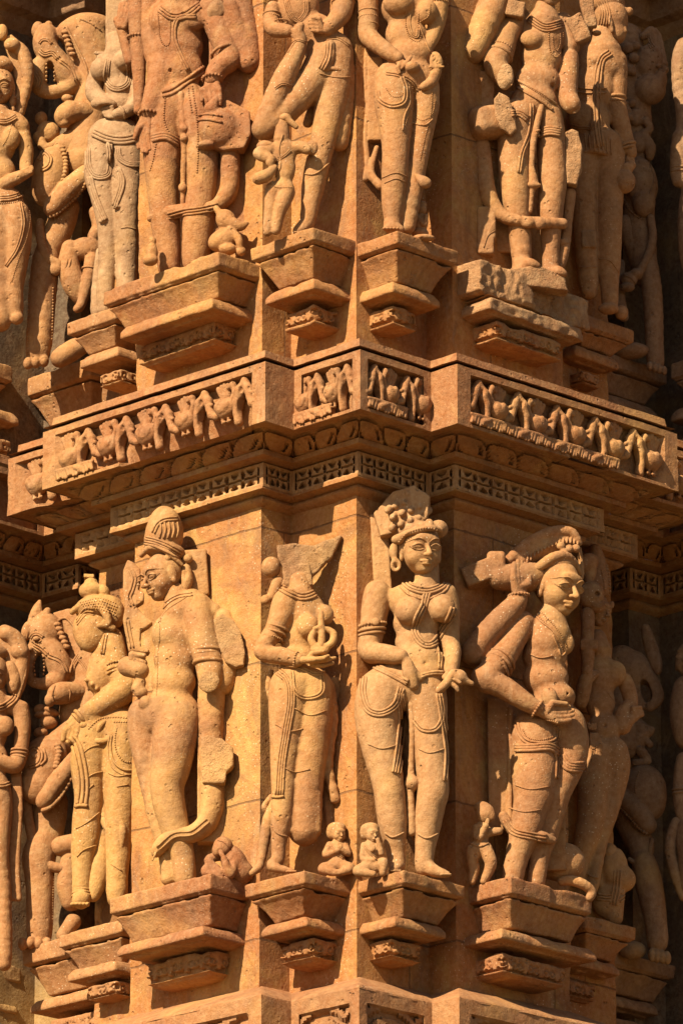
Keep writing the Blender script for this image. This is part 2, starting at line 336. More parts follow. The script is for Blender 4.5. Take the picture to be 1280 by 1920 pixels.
sub(lb, "lattice", "pale", [(l0 + .001, 40), (l0, 50), (l1, 50)], res=.0034, dx=3, rx=22, amp=.0012, seed=8, disp=lambda s, zz, L, g: lattice(s, zz, L, g, l0, l1))
t0, t1 = z(668, 905, 22), z(668, 927, 4)
sub(lb, "underside", "bracket", [(l1 + .005, 46), (l1 + .004, 49.5), (l1 - .006, 50), (t0, 22), (t0 - .001, 16)] + [(t0 + (t1 - t0) * t, 16 + 12 * math.sin(math.pi * t) - 10 * t) for t in np.linspace(.1, 1, 6)] + [(t1 - .004, -4)], res=.010, dx=2, rx=15, amp=.0012, seed=9)
noedge(arch("temple_wall", "orange sandstone corner wall with stepped pilasters behind the lower row of statues", "wall", "wall",
     [(z(668, 900, 0), 0), (z(668, 1850, 0), 0)], res=.013, amp=.0022, seed=11, pts=wallpart(4, 16)))
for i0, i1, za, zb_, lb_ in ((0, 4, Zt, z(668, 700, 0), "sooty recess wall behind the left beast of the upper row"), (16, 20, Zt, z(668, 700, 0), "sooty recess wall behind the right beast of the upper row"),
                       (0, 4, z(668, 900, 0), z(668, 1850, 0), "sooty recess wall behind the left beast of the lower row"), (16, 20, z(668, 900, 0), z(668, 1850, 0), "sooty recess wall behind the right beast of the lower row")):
    noedge(arch("recess_wall", lb_, "wall", "soot_shade", [(za, 0), (zb_, 0)], res=.02, amp=.003, seed=i0 + 30, pts=wallpart(i0, i1)))
bt = thing("base_cornice", "moulded stone ledge with framed scroll carving along the bottom of the picture", "moulding", P(668, 2000, -120))
b0, b1 = z(668, 1853, 118), z(668, 1990, 118)
sub(bt, "sloping_ledge", "band", [(z(668, 1832, 0), -4), (z(668, 1846, 104), 104), (z(668, 1850, 112), 114), (b0, 118)], res=.012, dx=4, rx=10, amp=.0022, seed=12)
sub(bt, "scroll_band", "band", [(b0 + .005, 112), (b0 + .004, 117.5), (b0, 118), (b1, 118), (b1 - .002, 40), (Zb, 40)], res=.0055, dx=4, rx=10, amp=.0014, seed=13, disp=lambda s, zz, L, g: np.where(zz > b1, scroll_panel(s, zz, L, g, b0, b1), 0))
# ground far below, so that real bounce light reaches the undersides
gz = -8.0
go = link("ground", mesh([(-300, -300, gz), (300, -300, gz), (300, 300, gz), (-300, 300, gz)], [(0, 1, 2, 3)]), stone("dry grass and earth", (.06, .055, .022), (.045, .045, .018), (.08, .06, .03))); go['kind'] = 'structure'
# ------------------------------------------------------------------ brackets
def WL(x):   # depth of the left-facing wall hit at photo x
    return 67 + 490 - x if x < 490 else (122 + 545 - x if x < 668 else 131 + 800 - x)
def WR(x):   # depth of the right-facing wall
    return x - 850 + 81 if x > 850 else (x - 668 - 1 if x > 668 else x - 490 + 67)
def ring_of(xl, xc, xr, py, Yc):
    """-> pmin, pmax, qmin, qmax, z in the wall-aligned frame"""
    C = P(xc, py, Yc); A = P(xl, py + (xc - xl) * .3, Yc + (xc - xl)); B = P(xr, py + (xr - xc) * .3, Yc + (xr - xc)); r = .70710678
    return [(A[0] - A[1]) * r, (C[0] - C[1]) * r, (C[0] + C[1]) * r, (B[0] + B[1]) * r, C[2]]
def bracket(label, side, slab, plate, block, yb, mat='bracket', Yc=None, back=60, th=24, rough=.0016, brk=None, loc_only=False, hmul=1.0):
    """slab/plate/block: (xl, xc, xr, y at corner); yb: bottom y of the block at the corner"""
    def depth(t):
        if Yc is not None: return Yc + (slab[2] - slab[1] - (t[2] - t[1])) if side == 'L' else Yc + (slab[1] - slab[0] - (t[1] - t[0]))
        return WL(t[2]) - (t[2] - t[1]) if side == 'L' else WR(t[0]) - (t[1] - t[0])
    def R(t, y=None): return ring_of(t[0], t[1], t[2], t[3] if y is None else y, depth(t))
    def ins(t, e, y):
        if side == 'L': u = (t[0] + e, t[1], t[2] - e / 2, y)
        else: u = (t[0] + e / 2, t[1], t[2] - e, y)
        return ring_of(u[0], u[1], u[2], y, depth(t) + e)
    y0 = slab[3]; yp = plate[3]; yk = block[3]; dcp = depth(plate); e0 = max(10., (depth(plate) - depth(slab)))
    rs = [R(slab), ins(slab, 1, y0 + th), ins(slab, 7, y0 + th + 3), ins(slab, 10, y0 + th + 9)]
    g = yp - (y0 + th + 9); E1 = e0 + 32
    for t in (.25, .5, .75, 1.0): rs.append(ins(slab, 10 + (E1 - 10) * (t ** .8), y0 + th + 9 + g * .92 * t + 3 * t))
    rs.append(ins(plate, 14, yp + 1)); rs.append(ins(plate, 2, yp + 9)); rs.append(R(plate, yp + 17)); rs.append(ins(plate, 3, yp + 22)); rs.append(ins(plate, 26, yp + 28 if yp + 28 < yk + 2 else yk + 1))
    rs.append(R(block, yk + 3)); rs.append(R(block, yk + (yb - yk) * .70)); rs.append(ins(block, 9, yk + (yb - yk) * .73)); rs.append(ins(block, 14, yk + (yb - yk) * .86)); rs.append(ins(block, 34, yb))
    rs = np.array(rs)
    for i in range(1, len(rs)): rs[i, 4] = min(rs[i, 4], rs[i - 1, 4] - .0015)
    bk = back / S
    if side in ('L', 'N'): rs[:, 3] = rs[:, 3].max() + bk
    if side in ('R', 'M'): rs[:, 0] = rs[:, 0].min() - bk
    org = P(slab[1], yb, depth(slab)); r7 = .70710678; parts = (("slab", 0, 3), ("cavetto", 3, 8), ("eave", 8, 13), ("volute_block", 13, 18))
    root = thing("stone_bracket", label, "bracket", org, group="brackets carrying the statues")
    for nm, a, b in parts:
        Q = rs[a:b]; pmin, pmax, qmin, qmax = Q[:, 0].min(), Q[:, 1].max(), Q[:, 2].min(), Q[:, 3].max(); z1, z0 = Q[0, 4], Q[-1, 4] - (.004 if nm != "volute_block" else 0)
        h = .0036; m = 4 * h
        ax = [np.arange(pmin - m, pmax + m, h), np.arange(qmin - m, qmax + m, h), np.arange(z0 - m, z1 + m, h)]
        zz = ax[2]; zi = np.clip(zz, Q[-1, 4], Q[0, 4]); f = [np.interp(zi, Q[::-1, 4], Q[::-1, i])[None, None, :] for i in range(4)]
        p = ax[0][:, None, None]; q = ax[1][None, :, None]
        a1 = np.maximum(f[0] - p, p - f[1]); a2 = np.maximum(f[2] - q, q - f[3]); a3 = np.maximum(z0 - zz, zz - z1)[None, None, :]
        k = .0045
        def smax(x, y): hh = np.maximum(k - np.abs(x - y), 0) / k; return np.maximum(x, y) + hh * hh * k * .25
        D = smax(smax(a1, a2), a3 + 0 * a1).astype(np.float32)
        Pp, Qq = np.broadcast_arrays(p, q); Pp = np.broadcast_to(p, D.shape); Qq = np.broadcast_to(q, D.shape); Zz = np.broadcast_to(zz[None, None, :], D.shape)
        I = np.nonzero(np.abs(D) < (.02 if brk is None else .2)); X = np.stack([Pp[I], Qq[I], Zz[I]], 1)
        dn = D[I] + rough * vnoise(X, 22, 3) + rough * .7 * vnoise(X, 60, 5) + np.maximum(vnoise(X, 14, 8) - .45, 0) * .012
        if nm == "volute_block":      # scrolled leaves cut into both faces
            H = (z1 - z0)
            for crd, lo_, hi_, out in ((X[:, 0], Q[0, 0], Q[0, 1], Q[0, 2] - X[:, 1]), (X[:, 1], Q[0, 2], Q[0, 3] - bk * (side == 'L'), X[:, 0] - Q[0, 1])):
                Lw = hi_ - lo_; nn = max(1, round(Lw / .066)); u = ((crd - lo_) / Lw * nn) % 1.0 - .5; v = (X[:, 2] - z0) / H
                fr = np.abs(out) < .016; uw = np.abs(u) * Lw / nn; hz = (v - .62) * H
                vol = np.sqrt((uw - .019) ** 2 + hz ** 2); keep = (vol < .0135) | (uw < .006 + .010 * np.clip(v - .3, 0, 1)) & (v > .34) | (v > .80) | (uw > .5 * Lw / nn - .004) & (v > .45)
                dn = dn + np.where(fr & ~keep & (v > .24), .020, 0) + np.where(fr & (np.abs(vol - .0075) < .0022), .006, 0)
        if brk is not None and nm in brk: dn = np.maximum(dn, brk[nm](X, Q, rs))
        D[I] = dn
        D[0] = D[-1] = .02; D[:, 0] = D[:, -1] = .02; D[:, :, 0] = D[:, :, -1] = .02
        gb = 4 * h; gg = openvdb.FloatGrid(gb); gg.copyFromArray(np.clip(D, -gb, gb)); v, qd = gg.convertToQuads(0.0)
        if len(qd) == 0: continue
        v = v * h + np.array([ax[0][0], ax[1][0], ax[2][0]]); W = np.stack([(v[:, 0] + v[:, 1]) * r7, (v[:, 1] - v[:, 0]) * r7, v[:, 2]], 1)
        link(nm, mesh(W, qd[:, ::-1].copy(), org=org), MAT['broken' if (brk and nm in brk) else mat], root)
    return rs[0][4]
# ------------------------------------------------------------------ geese and stem loops of the frieze (children of the frieze)
def local_sdf(fn, h=.0021):
    g = Grid((-.075, -.03, -.075), (.075, .03, .075), h); fn(g); g.rough(.0008, 60, 2); V, F = g.poly(); return V, F
def goose_sdf(g):
    g.ell((.004, -.004, -.016), (.031, .020, .024), rotm(-20), .006); g.ell((-.014, -.006, -.010), (.018, .018, .017), None, .008)
    for a, b, r0, r1 in (((.024, -.006, -.004), (.036, -.008, .018), .010, .008), ((.036, -.008, .018), (.028, -.010, .034), .008, .008), ((.028, -.010, .034), (.014, -.012, .030), .009, .005)): g.cone(a, b, r0, r1, .004)
    for k in range(5): x = -.024 + k * .011; g.cone((-.008 + k * .002, -.002, .0), (x, -.004, .044 - abs(k - 2) * .004), .005, .0075, .002)
    g.ell((-.004, -.020, -.006), (.010, .006, .010), None, .002); g.ell((.006, -.020, -.016), (.020, .006, .012), rotm(-25), .002)
    for x in (-.008, .010): g.cone((x, -.006, -.034), (x + .002, -.008, -.048), .0045, .0035, .002); g.cone((x + .002, -.008, -.049), (x + .014, -.014, -.050), .004, .003, .002)
def loop_sdf(g):
    P_ = [(-.020, -.052, .010), (-.024, -.030, .010), (-.022, -.006, .013), (-.014, .018, .014), (0, .040, .008)]
    for a, b in zip(P_[:-1], P_[1:]): g.cone((a[0], -.006, a[1]), (b[0], -.006, b[1]), a[2], b[2], .004)
    Q = [(0, .040, .008), (.012, .020, .011), (.018, -.002, .009), (.026, -.018, .010), (.044, -.026, .009), (.060, -.014, .006)]
    for a, b in zip(Q[:-1], Q[1:]): g.cone((a[0], -.006, a[1]), (b[0], -.006, b[1]), a[2], b[2], .004)
    g.ell((-.004, -.018, .018), (.0035, .010, .008), None, .001, -1); g.ell((-.008, -.004, -.018), (.009, .03, .020), rotm(10), .002, -1); g.cone((.010, -.010, .012), (.030, -.010, .006), .006, .004, .003)
def feather_sdf(g):
    g.box((0, .002, .002), (.070, .012, .013), None, .004, .004)
    for k in range(14):
        x = -.066 + k * .010; z = .004 * math.sin(k * 1.7); g.cone((x, -.006, .008 + z), (x + .010, -.012, -.010 + z), .0052, .0042, .003)
    g.cone((-.068, -.006, .016), (.07, -.006, .014), .0055, .0055, .003); g.ell((.02, -.012, .004), (.020, .006, .007), rotm(20), .003)
GM = {}
for nm, fn in (("goose", goose_sdf), ("stem_loop", loop_sdf), ("feather_ledge", feather_sdf)):
    V, F = local_sdf(fn); m1 = mesh(V, F); m1.materials.append(MAT['band']); V2 = V * np.array([-1, 1, 1]); m2 = mesh(V2, F[:, ::-1].copy()); m2.materials.append(MAT['band']); GM[nm] = (m1, m2)
def put_geese():
    W = plan_world(7, 24); zc = (ft * .5 + fb * .5) + .001; rnd = random.Random(5)
    for i, skip in ((5, ()), (7, (4,)), (9, ()), (10, ()), (12, ()), (14, ())):
        A, B = W[i], W[i + 1]
        t = (B - A) / np.linalg.norm(B - A); n = np.array([t[1], -t[0]])
        def mit(k):
            ta = W[k] - W[k - 1]; ta /= np.linalg.norm(ta); tb = W[k + 1] - W[k]; tb /= np.linalg.norm(tb); na = np.array([ta[1], -ta[0]]); nb = np.array([tb[1], -tb[0]]); return (na + nb) / (1 + na @ nb)
        d = (185 - 20) / S * .7071; df = 185 / S * .7071
        A2 = A + mit(i) * d; B2 = B + mit(i + 1) * d; L = np.linalg.norm(B2 - A2); m = .032 if i in (7, 12, 5, 14) else .012
        mirrored = n[0] > 0; rot = math.atan2(t[1], t[0]); per = .140; cnt = max(1, int(round((L - 2 * m) / per))); p = (L - 2 * m) / cnt; k = 0
        for j in range(cnt):
            for nm, off in (("goose", .28), ("stem_loop", .76)):
                if i == 14 and j < cnt - 1 or i == 5 and j > 0: continue
                u = m + (j + (off if not mirrored else 1 - off + .02)) * p; q = A2 + t * u; k += 1
                o = bpy.data.objects.new(nm, GM[nm][1 if mirrored else 0]); COL.objects.link(o); o.parent = fz
                fzl = np.array(fz.location); o.location = (q[0] - fzl[0], q[1] - fzl[1], zc - fzl[2] + (.004 if nm == "goose" else .0) + rnd.uniform(-.002, .002)); o.rotation_euler = (0, 0, rot + rnd.uniform(-.06, .06)); sc = rnd.uniform(.97, 1.05); o.scale = (sc * min(1.12, p / .138), 1.25, 1.16 * sc)
        fs = {12: (0, 4), 9: (0, 1), 10: (0, 1), 7: (0, 1)}.get(i)
        if fs:
            for j in range(*fs):
                q = A2 + t * (m + .07 + j * .138) + n * .012
                if q @ t > (B2 - t * m) @ t - .05: continue
                o = bpy.data.objects.new("feather_ledge", GM["feather_ledge"][1 if mirrored else 0]); COL.objects.link(o); o.parent = fz; fzl = np.array(fz.location)
                o.location = (q[0] - fzl[0], q[1] - fzl[1], fb + .024 - fzl[2] - .0015 * j); o.rotation_euler = (0, 0, rot)
put_geese()
# lower row
zl = bracket("long reddish bracket under the broken-armed male statue, lower row", 'L', (202, 394, 470, 1637), (215, 380, 460, 1734), (272, 392, 432, 1776), 1838, 'red', th=30)
bracket("bracket under the headless statue, lower row", 'L', (457, 570, 655, 1632), (487, 574, 645, 1717), (525, 588, 632, 1755), 1812)
bracket("bracket under the crowned goddess, lower row", 'R', (672, 756, 875, 1631), (674, 740, 838, 1717), (692, 733, 790, 1757), 1808)
zr = bracket("thick pink bracket under the statue with a raised forearm, lower row", 'R', (875, 957, 1115, 1643), (868, 940, 1122, 1739), (888, 942, 1062, 1784), 1838, 'red', th=32)
ZL = (zl + zr) / 2
def onz(x, y, Z): return YZ(x, y, Z)
bracket("bracket under the yellow bending statue, lower row", 'L', (105, 228, 280, 1724), (122, 215, 268, 1800), (162, 217, 252, 1836), 1876, 'tan', Yc=onz(228, 1724, ZL), back=80)
bracket("long ledge under the elephant-headed beast on the left, lower row", 'L', (35, 170, 250, 1745), (50, 190, 250, 1848), (92, 195, 240, 1888), 1950, 'tan', Yc=onz(170, 1745, ZL), back=200, th=34)
bracket("bracket under the skull staff bearer, lower row", 'R', (1045, 1098, 1195, 1716), (1040, 1080, 1165, 1790), (1035, 1060, 1117, 1832), 1880, 'bracket', Yc=onz(1098, 1716, ZL), back=80)
bracket("ledge under the rearing beast on the right, lower row", 'R', (1100, 1150, 1272, 1783), (1090, 1130, 1240, 1860), (1090, 1130, 1200, 1900), 1950, 'dull', Yc=onz(1150, 1783, ZL), back=200)
# upper row
zul = bracket("long bracket under the male statue with a water pot, upper row", 'L', (186, 409, 486, 469), (219, 397, 474, 556), (257, 402, 444, 592), 655, th=28)
bracket("bracket under the statue with one knee drawn up, upper row", 'L', (467, 587, 667, 424), (494, 587, 657, 520), (532, 588, 636, 565), 620)
bracket("bracket under the statue in a beaded girdle, upper row", 'R', (669, 744, 861, 431), (674, 736, 828, 526), (693, 736, 781, 568), 622)
def brk_slab(X, Q, rs):
    p0 = rs[0][1]; q0 = rs[0][2]; q1 = rs[0][3]
    t = (X[:, 1] - q0) / (q1 - q0)
    return X[:, 0] - (p0 - .014 - .03 * np.clip(t - .3, 0, 1)) + .018 * vnoise(X * np.array([1, 1, .35]), 12, 2) + .010 * vnoise(X * np.array([1, 1, .4]), 34, 4) + .005 * vnoise(X, 80, 1)
def brk_eave(X, Q, rs): return X[:, 0] - (Q[:, 1].max() - .008) + .012 * vnoise(X, 12, 6) + .006 * vnoise(X, 40, 4)
zur = bracket("heavily broken bracket under the armless male statue, upper row", 'R', (858, 906, 1128, 481), (865, 921, 1106, 556), (888, 931, 1056, 597), 650, th=58, brk=dict(slab=brk_slab, eave=brk_eave))
ZU = (zul + zur) / 2
bracket("small bracket under the pale statue holding a dish, upper row", 'L', (120, 216, 268, 573), (145, 220, 262, 646), (185, 225, 257, 688), 725, 'tan', Yc=onz(216, 573, ZU), back=80)
bracket("long ledge under the rearing beast on the left, upper row", 'L', (36, 170, 250, 668), (60, 190, 250, 775), (92, 195, 240, 815), 860, 'tan', Yc=onz(170, 668, ZU), back=200, th=34)
bracket("bracket under the statue seen from behind, upper row", 'R', (1046, 1090, 1194, 584), (1040, 1078, 1165, 645), (1075, 1092, 1128, 690), 728, 'bracket', Yc=onz(1090, 584, ZU), back=80)
bracket("ledge under the shadowed beast on the right, upper row", 'R', (1100, 1130, 1258, 655), (1090, 1120, 1240, 730), (1090, 1120, 1200, 790), 850, 'dull', Yc=onz(1130, 655, ZU), back=200)

# stacked ledges of the neighbouring niches, cut by the picture's edges
bracket("stepped ledge cut by the left picture edge, lower row", 'R', (-110, -60, 40, 1792), (-110, -60, 34, 1862), (-105, -60, 20, 1900), 1960, 'dull', Yc=onz(-60, 1792, ZL), back=120, th=30)
bracket("stepped ledge cut by the left picture edge, upper row", 'R', (-110, -60, 26, 660), (-110, -60, 38, 748), (-105, -60, 22, 800), 850, 'tan', Yc=onz(-60, 660, ZU), back=120, th=30)
bracket("stepped ledge cut by the right picture edge, lower row", 'L', (1262, 1345, 1400, 1808), (1262, 1345, 1400, 1870), (1270, 1345, 1390, 1910), 1960, 'dull', Yc=onz(1345, 1808, ZL), back=120, th=30)
bracket("stepped ledge cut by the right picture edge, upper row", 'L', (1256, 1340, 1400, 655), (1254, 1340, 1400, 745), (1270, 1340, 1390, 800), 850, 'dull', Yc=onz(1340, 655, ZU), back=120, th=30)
# cornice closing the recesses above the upper beasts
ze = P(80, 34, 727)[2]
for i0, i1, lb_ in ((0, 4, "dark overhanging cornice at the top left above the beast"), (16, 20, "dark overhanging cornice at the top right above the recess")):
    noedge(arch("recess_cornice", lb_, "moulding", "dull", [(ze + .5, 110), (ze + .06, 110), (ze + .055, 60), (ze + .01, 55), (ze, 50), (ze - .012, 22), (ze - .03, 16), (ze - .05, -4)], res=.008, amp=.003, seed=60, pts=wallpart(i0, i1),
        disp=lambda s, zz, L, g: np.where((zz > ze + .06) & (zz < ze + .17), 9 * np.sin(s * 75) * np.sin((zz - ze) * 58), 0)))
# ------------------------------------------------------------------ statue sculpting kit
def nums(t, k): return [tuple(float(v) for v in a.split(',')) for a in t.split()] if isinstance(t, str) else t
FAST = False
def pieces(V, F):              # groups of faces that hang together or nearly touch
    n = len(V); lab = np.arange(n); quads = isinstance(F, np.ndarray)
    if quads: E = np.concatenate([F[:, [0, 1]], F[:, [1, 2]], F[:, [2, 3]]])
    else: E = np.array([(f[i], f[i + 1]) for f in F for i in range(len(f) - 1)])
    while True:
        m = np.minimum(lab[E[:, 0]], lab[E[:, 1]]); l2 = lab.copy(); np.minimum.at(l2, lab[E[:, 0]], m); np.minimum.at(l2, lab[E[:, 1]], m)
        l2 = l2[l2]; l2 = l2[l2]
        if (l2 == lab).all(): break
        lab = l2
    ids, inv = np.unique(lab, return_inverse=True); k = len(ids); lo = np.full((k, 3), 1e9); hi = -lo
    np.minimum.at(lo, inv, V); np.maximum.at(hi, inv, V); par = list(range(k))
    def fd(a):
        while par[a] != a: par[a] = par[par[a]]; a = par[a]
        return a
    for a in range(k):
        g = np.maximum(np.maximum(lo - hi[a], lo[a] - hi), 0).max(1)
        for b in np.nonzero(g < .006)[0]:
            x, y = fd(a), fd(int(b))
            if x != y: par[x] = y
    root = np.array([fd(a) for a in range(k)]); fl = root[inv]; f0 = F[:, 0] if quads else np.array([f[0] for f in F])
    out = []
    for r in np.unique(root):
        vi = np.nonzero(fl == r)[0]; mp = np.full(n, -1); mp[vi] = np.arange(len(vi)); sel = fl[f0] == r
        out.append((V[vi], mp[F[sel]] if quads else [tuple(int(mp[i]) for i in f) for f, s_ in zip(F, sel) if s_]))
    return out
def link_pieces(name, V, F, mat, parent, org):
    for v, f in pieces(V, F):
        if len(f): link(name, mesh(v, f, org=org), mat, parent)
class Fig:
    def __init__(s, name, label, cat, Y0, mat='tan', base=None, group=None, h=.0031):
        s.name, s.label, s.cat, s.Y0, s.mat, s.group, s.h = name, label, cat, Y0, mat, group, h
        s.G = {}; s.order = []; s.heads = []; s.dr = []; s.base = base; s.Mt = {}
        s.use(0, 0, 1); s.sh = 0; s.x0 = 0
    def use(s, ox, oy, sc): s.ox, s.oy, s.sc = ox, oy, sc; return s      # coordinates are read off an enlarged crop of the photo
    def W(s, x, y, d):
        X = s.ox + x / s.sc; return P(X, s.oy + y / s.sc, s.Y0 + d / s.sc + s.sh * (X - s.x0))
    def R(s, r, d=0): return r / s.sc / S * (1 + s.Y0 / S * cp / DIST)
    def xy(s, t): return [(s.ox + a[0] / s.sc, s.oy + a[1] / s.sc) for a in nums(t, 2)]
    def g(s, g, it):
        if g not in s.G: s.G[g] = []; s.order.append(g)
        s.G[g].append(it)
    def l(s, t, k=7, g='body', op=1):      # limb: "x,y,d,r ..." chained cones
        p = nums(t, 4)
        if len(p) > 2 and g not in ('hands',): p = [tuple(v) for v in smooth_pts(p, 3)]
        for a, b in zip(p[:-1], p[1:]):
            s.g(g, ('c', s.W(*a[:3]), s.W(*b[:3]), s.R(a[3], a[2]), s.R(b[3], b[2]), s.R(k) * .7, op))
    def e(s, x, y, d, rx, ry, rd, roll=0, k=12, yaw=0, pitch=0, g='body', op=1):
        s.g(g, ('e', s.W(x, y, d), (s.R(rx, d), s.R(rd, d), s.R(ry, d)), rotm(roll, yaw, pitch), s.R(k) * .75, op))
    def bx(s, x, y, d, rx, ry, rd, roll=0, k=5, yaw=0, pitch=0, g='body', op=1, rr=4):
        s.g(g, ('b', s.W(x, y, d), (s.R(rx, d), s.R(rd, d), s.R(ry, d)), rotm(roll, yaw, pitch), s.R(k), s.R(rr), op))
    def pl(s, t, d, th, g='body', slant=0, k=3, op=1):   # irregular slab: outline "x,y x,y ...", depth, half thickness
        q = [s.W(x, y, d) for x, y in nums(t, 2)]; yc = np.mean([v[1] for v in q]); s.g(g, ('p', [(v[0], v[2]) for v in q], yc, s.R(th), slant, s.R(k), op))
    def toes(s, x, y, d, dx, dd, r, n=5):                # a row of toes across (dx, dd)
        for i in range(n):
            t = (i / (n - 1) - .5); s.e(x + dx * t, y, d + dd * t, r * (1.25 - .12 * i), r * .8, r * 1.7, k=1.5, g='hands')
    def hand(s, W, K, A, Fd, C, th=None, r=4.6, g='hands', op=1):
        W, K, A, Fd, C = (np.array(v, float) for v in (W, K, A, Fd, C)); ln = (.86, 1, .96, .76)
        for i in range(4):
            b = K + A * (i - 1.5) / 1.5; b2 = b + Fd * .5 * ln[i]; t = b2 + (Fd * .5 + C * .5) * ln[i]; m = b2 + (Fd * .28 + C * .12) * ln[i]
            s.l([(*(W + A * .45 * (i - 1.5) / 1.5), r * 1.5), (*b, r * 1.15)], k=4, g=g)
            s.l([(*b, r * 1.05), (*b2, r), (*m, r * .95), (*t, r * .72)], k=1.2, g=g)
        if th is not None:
            b = W * .55 + K * .45; m = np.array(th[0], float); t = np.array(th[1], float)
            s.l([(*b, r * 1.5), (*m, r * 1.2), (*t, r * .85)], k=2, g=g)
    def fist(s, W, K, dirv, th=1, r=4.6, g='hands'):
        pass
    def head(s, x, y, d, u, yaw=0, roll=0, pitch=0, male=False, ears=True, k=1.0, eyes=True, brow=True, g='head', lids=True):
        M = rotm(roll, yaw, pitch); c = s.W(x, y, d); U = s.R(u, d); s.heads.append((c, U, M, lids))
        def w(a, b, z): return c + M @ (np.array([a, b, z]) * U)
        def E(a, b, z, r, kk=.1, op=1, MM=None): s.g(g, ('e', w(a, b, z), tuple(np.array(r) * U), M if MM is None else M @ MM, kk * U, op))
        def Cn(p, q, r0, r1, kk=.06, op=1): s.g(g, ('c', w(*p), w(*q), r0 * U, r1 * U, kk * U, op))
        E(0, .30, .32, (.84, .96, .95), .2); E(0, -.10, -.04, (.78, .74, 1.0), .25); E(0, -.52, -.78, (.30, .24, .22), .3)
        for q in (-1, 1):
            E(q * .38, -.42, -.30, (.34, .30, .36), .22)
            if eyes:
                E(q * .37, -.92, .17, (.34, .17, .15), .10, -1); E(q * .36, -.715, .12, (.30, .12, .14), .04)
        E(0, -.72, .45, (.55, .16, .22), .2)
        Cn((0, -.82, .22), (0, -1.12, -.20), .065, .125, .10)
        for q in (-1, 1): E(q * .13, -.98, -.23, (.09, .12, .085), .06)
        Cn((-.24, -.80, -.49), (0, -.93, -.46), .05, .075, .04); Cn((0, -.93, -.46), (.24, -.80, -.49), .075, .05, .04)
        Cn((-.15, -.82, -.60), (.15, -.82, -.60), .07, .07, .05); E(0, -.88, -.605, (.16, .09, .075), .05)
        if ears:
            for q in (-1, 1): E(q * .83, .12, .02, (.10, .22, .36), .05); E(q * .84, .08, -.34, (.09, .12, .16), .05)
    def d(s, part, t, r=1.6, n=6, strands=1, gap=3.5, lift=.6, taper=False):
        s.dr.append(('t', part, s.xy(t), s.R(r) * 1.25, n, strands, gap / s.sc, lift, taper))
    def b(s, part, t, r=2.0, sp=4.2, n=6): s.dr.append(('b', part, s.xy(t), s.R(r), sp / s.sc, n))
    def ring(s, part, c, ax, R, r=2.2, beads=False, el=1.0):
        C = s.W(*c[:3]); A = s.W(c[0] + ax[0], c[1] + ax[1], c[2] + ax[2]) - C; s.dr.append(('r', part, C, A / np.linalg.norm(A), s.R(R), s.R(r), beads, el))
    def build(s, seed=0):
        root_loc = np.array(s.base) if s.base is not None else None; meshes = {}; mainV = []; mainF = []; off = 0
        fine = {'head': .0021, 'hands': .0024}
        for g in s.order:
            it = s.G[g]; lo = np.full(3, 1e9); hi = -lo
            for a in it:
                if a[-1] < 0: continue
                if a[0] == 'p':
                    q = np.array(a[1]); e_ = a[3] + abs(a[4]) * (q[:, 0].max() - q[:, 0].min()); lo = np.minimum(lo, [q[:, 0].min(), a[2] - e_, q[:, 1].min()]); hi = np.maximum(hi, [q[:, 0].max(), a[2] + e_, q[:, 1].max()])
                elif a[0] == 'c': R = max(a[3], a[4]); lo = np.minimum(lo, np.minimum(a[1], a[2]) - R); hi = np.maximum(hi, np.maximum(a[1], a[2]) + R)
                else:
                    ex = np.sqrt(((a[3] * np.array(a[2])) ** 2).sum(1)) if a[0] == 'e' else (np.abs(a[3]) * np.array(a[2])).sum(1)
                    lo = np.minimum(lo, a[1] - ex); hi = np.maximum(hi, a[1] + ex)
            h = fine.get(g, s.h if g == 'body' else .0028); gr = Grid(lo - .006, hi + .006, h)
            for a in it:
                if a[0] == 'c': gr.cone(*a[1:])
                elif a[0] == 'e': gr.ell(*a[1:])
                elif a[0] == 'p': gr.plate(*a[1:])
                else: gr.box(a[1], a[2], a[3], a[4], a[5], a[6])
            if g in ('head', 'hands'): gr.rough(.00035, 60, seed)
            else: gr.rough(.0006, 19, seed, .0007, 60)
            if s.Mt.get(g) == 'broken': gr.rough(.0045, 12, seed, .0025, 50)
            V, F = gr.poly(); meshes[g] = (V, F)
        main = [g for g in s.order if g in ('body', 'head', 'hands')]
        V = np.concatenate([meshes[g][0] for g in s.order]); o = 0; Fs = []
        for g in s.order: Fs.append(meshes[g][1] + o); o += len(meshes[g][0])
        F = np.concatenate(Fs); s.lo = V.min(0); s.hi = V.max(0)
        if root_loc is None: root_loc = np.array([(s.lo[0] + s.hi[0]) / 2, (s.lo[1] + s.hi[1]) / 2, s.lo[2]])
        if s.dr or s.heads: bvh = BVHTree.FromPolygons(V.tolist(), F.tolist())
        soup = {}
        def sp_(p):
            if p not in soup: soup[p] = Soup()
            return soup[p]
        fc = sp_('body')
        for (c, U, M, lids) in s.heads:
            dirv = Vector(M @ np.array([0, 1, 0]))
            def cast(a, z):
                o = Vector(c + M @ (np.array([a, -3, z]) * U)); hit = bvh.ray_cast(o, dirv, 4 * U)
                return None if hit[0] is None else np.array(hit[0])
            def line(pts, r, taper=True, lift=.3):
                q = [cast(*p) for p in smooth_pts(pts, 5)]; q = [v for v in q if v is not None]
                if len(q) < 3: return
                q = np.array(q) - np.array(dirv) * r * U * lift; n = len(q); rr = r * U * (np.sin(np.linspace(.25, math.pi - .25, n)) if taper else np.ones(n)); fc.add(*tube(q, rr, 6))
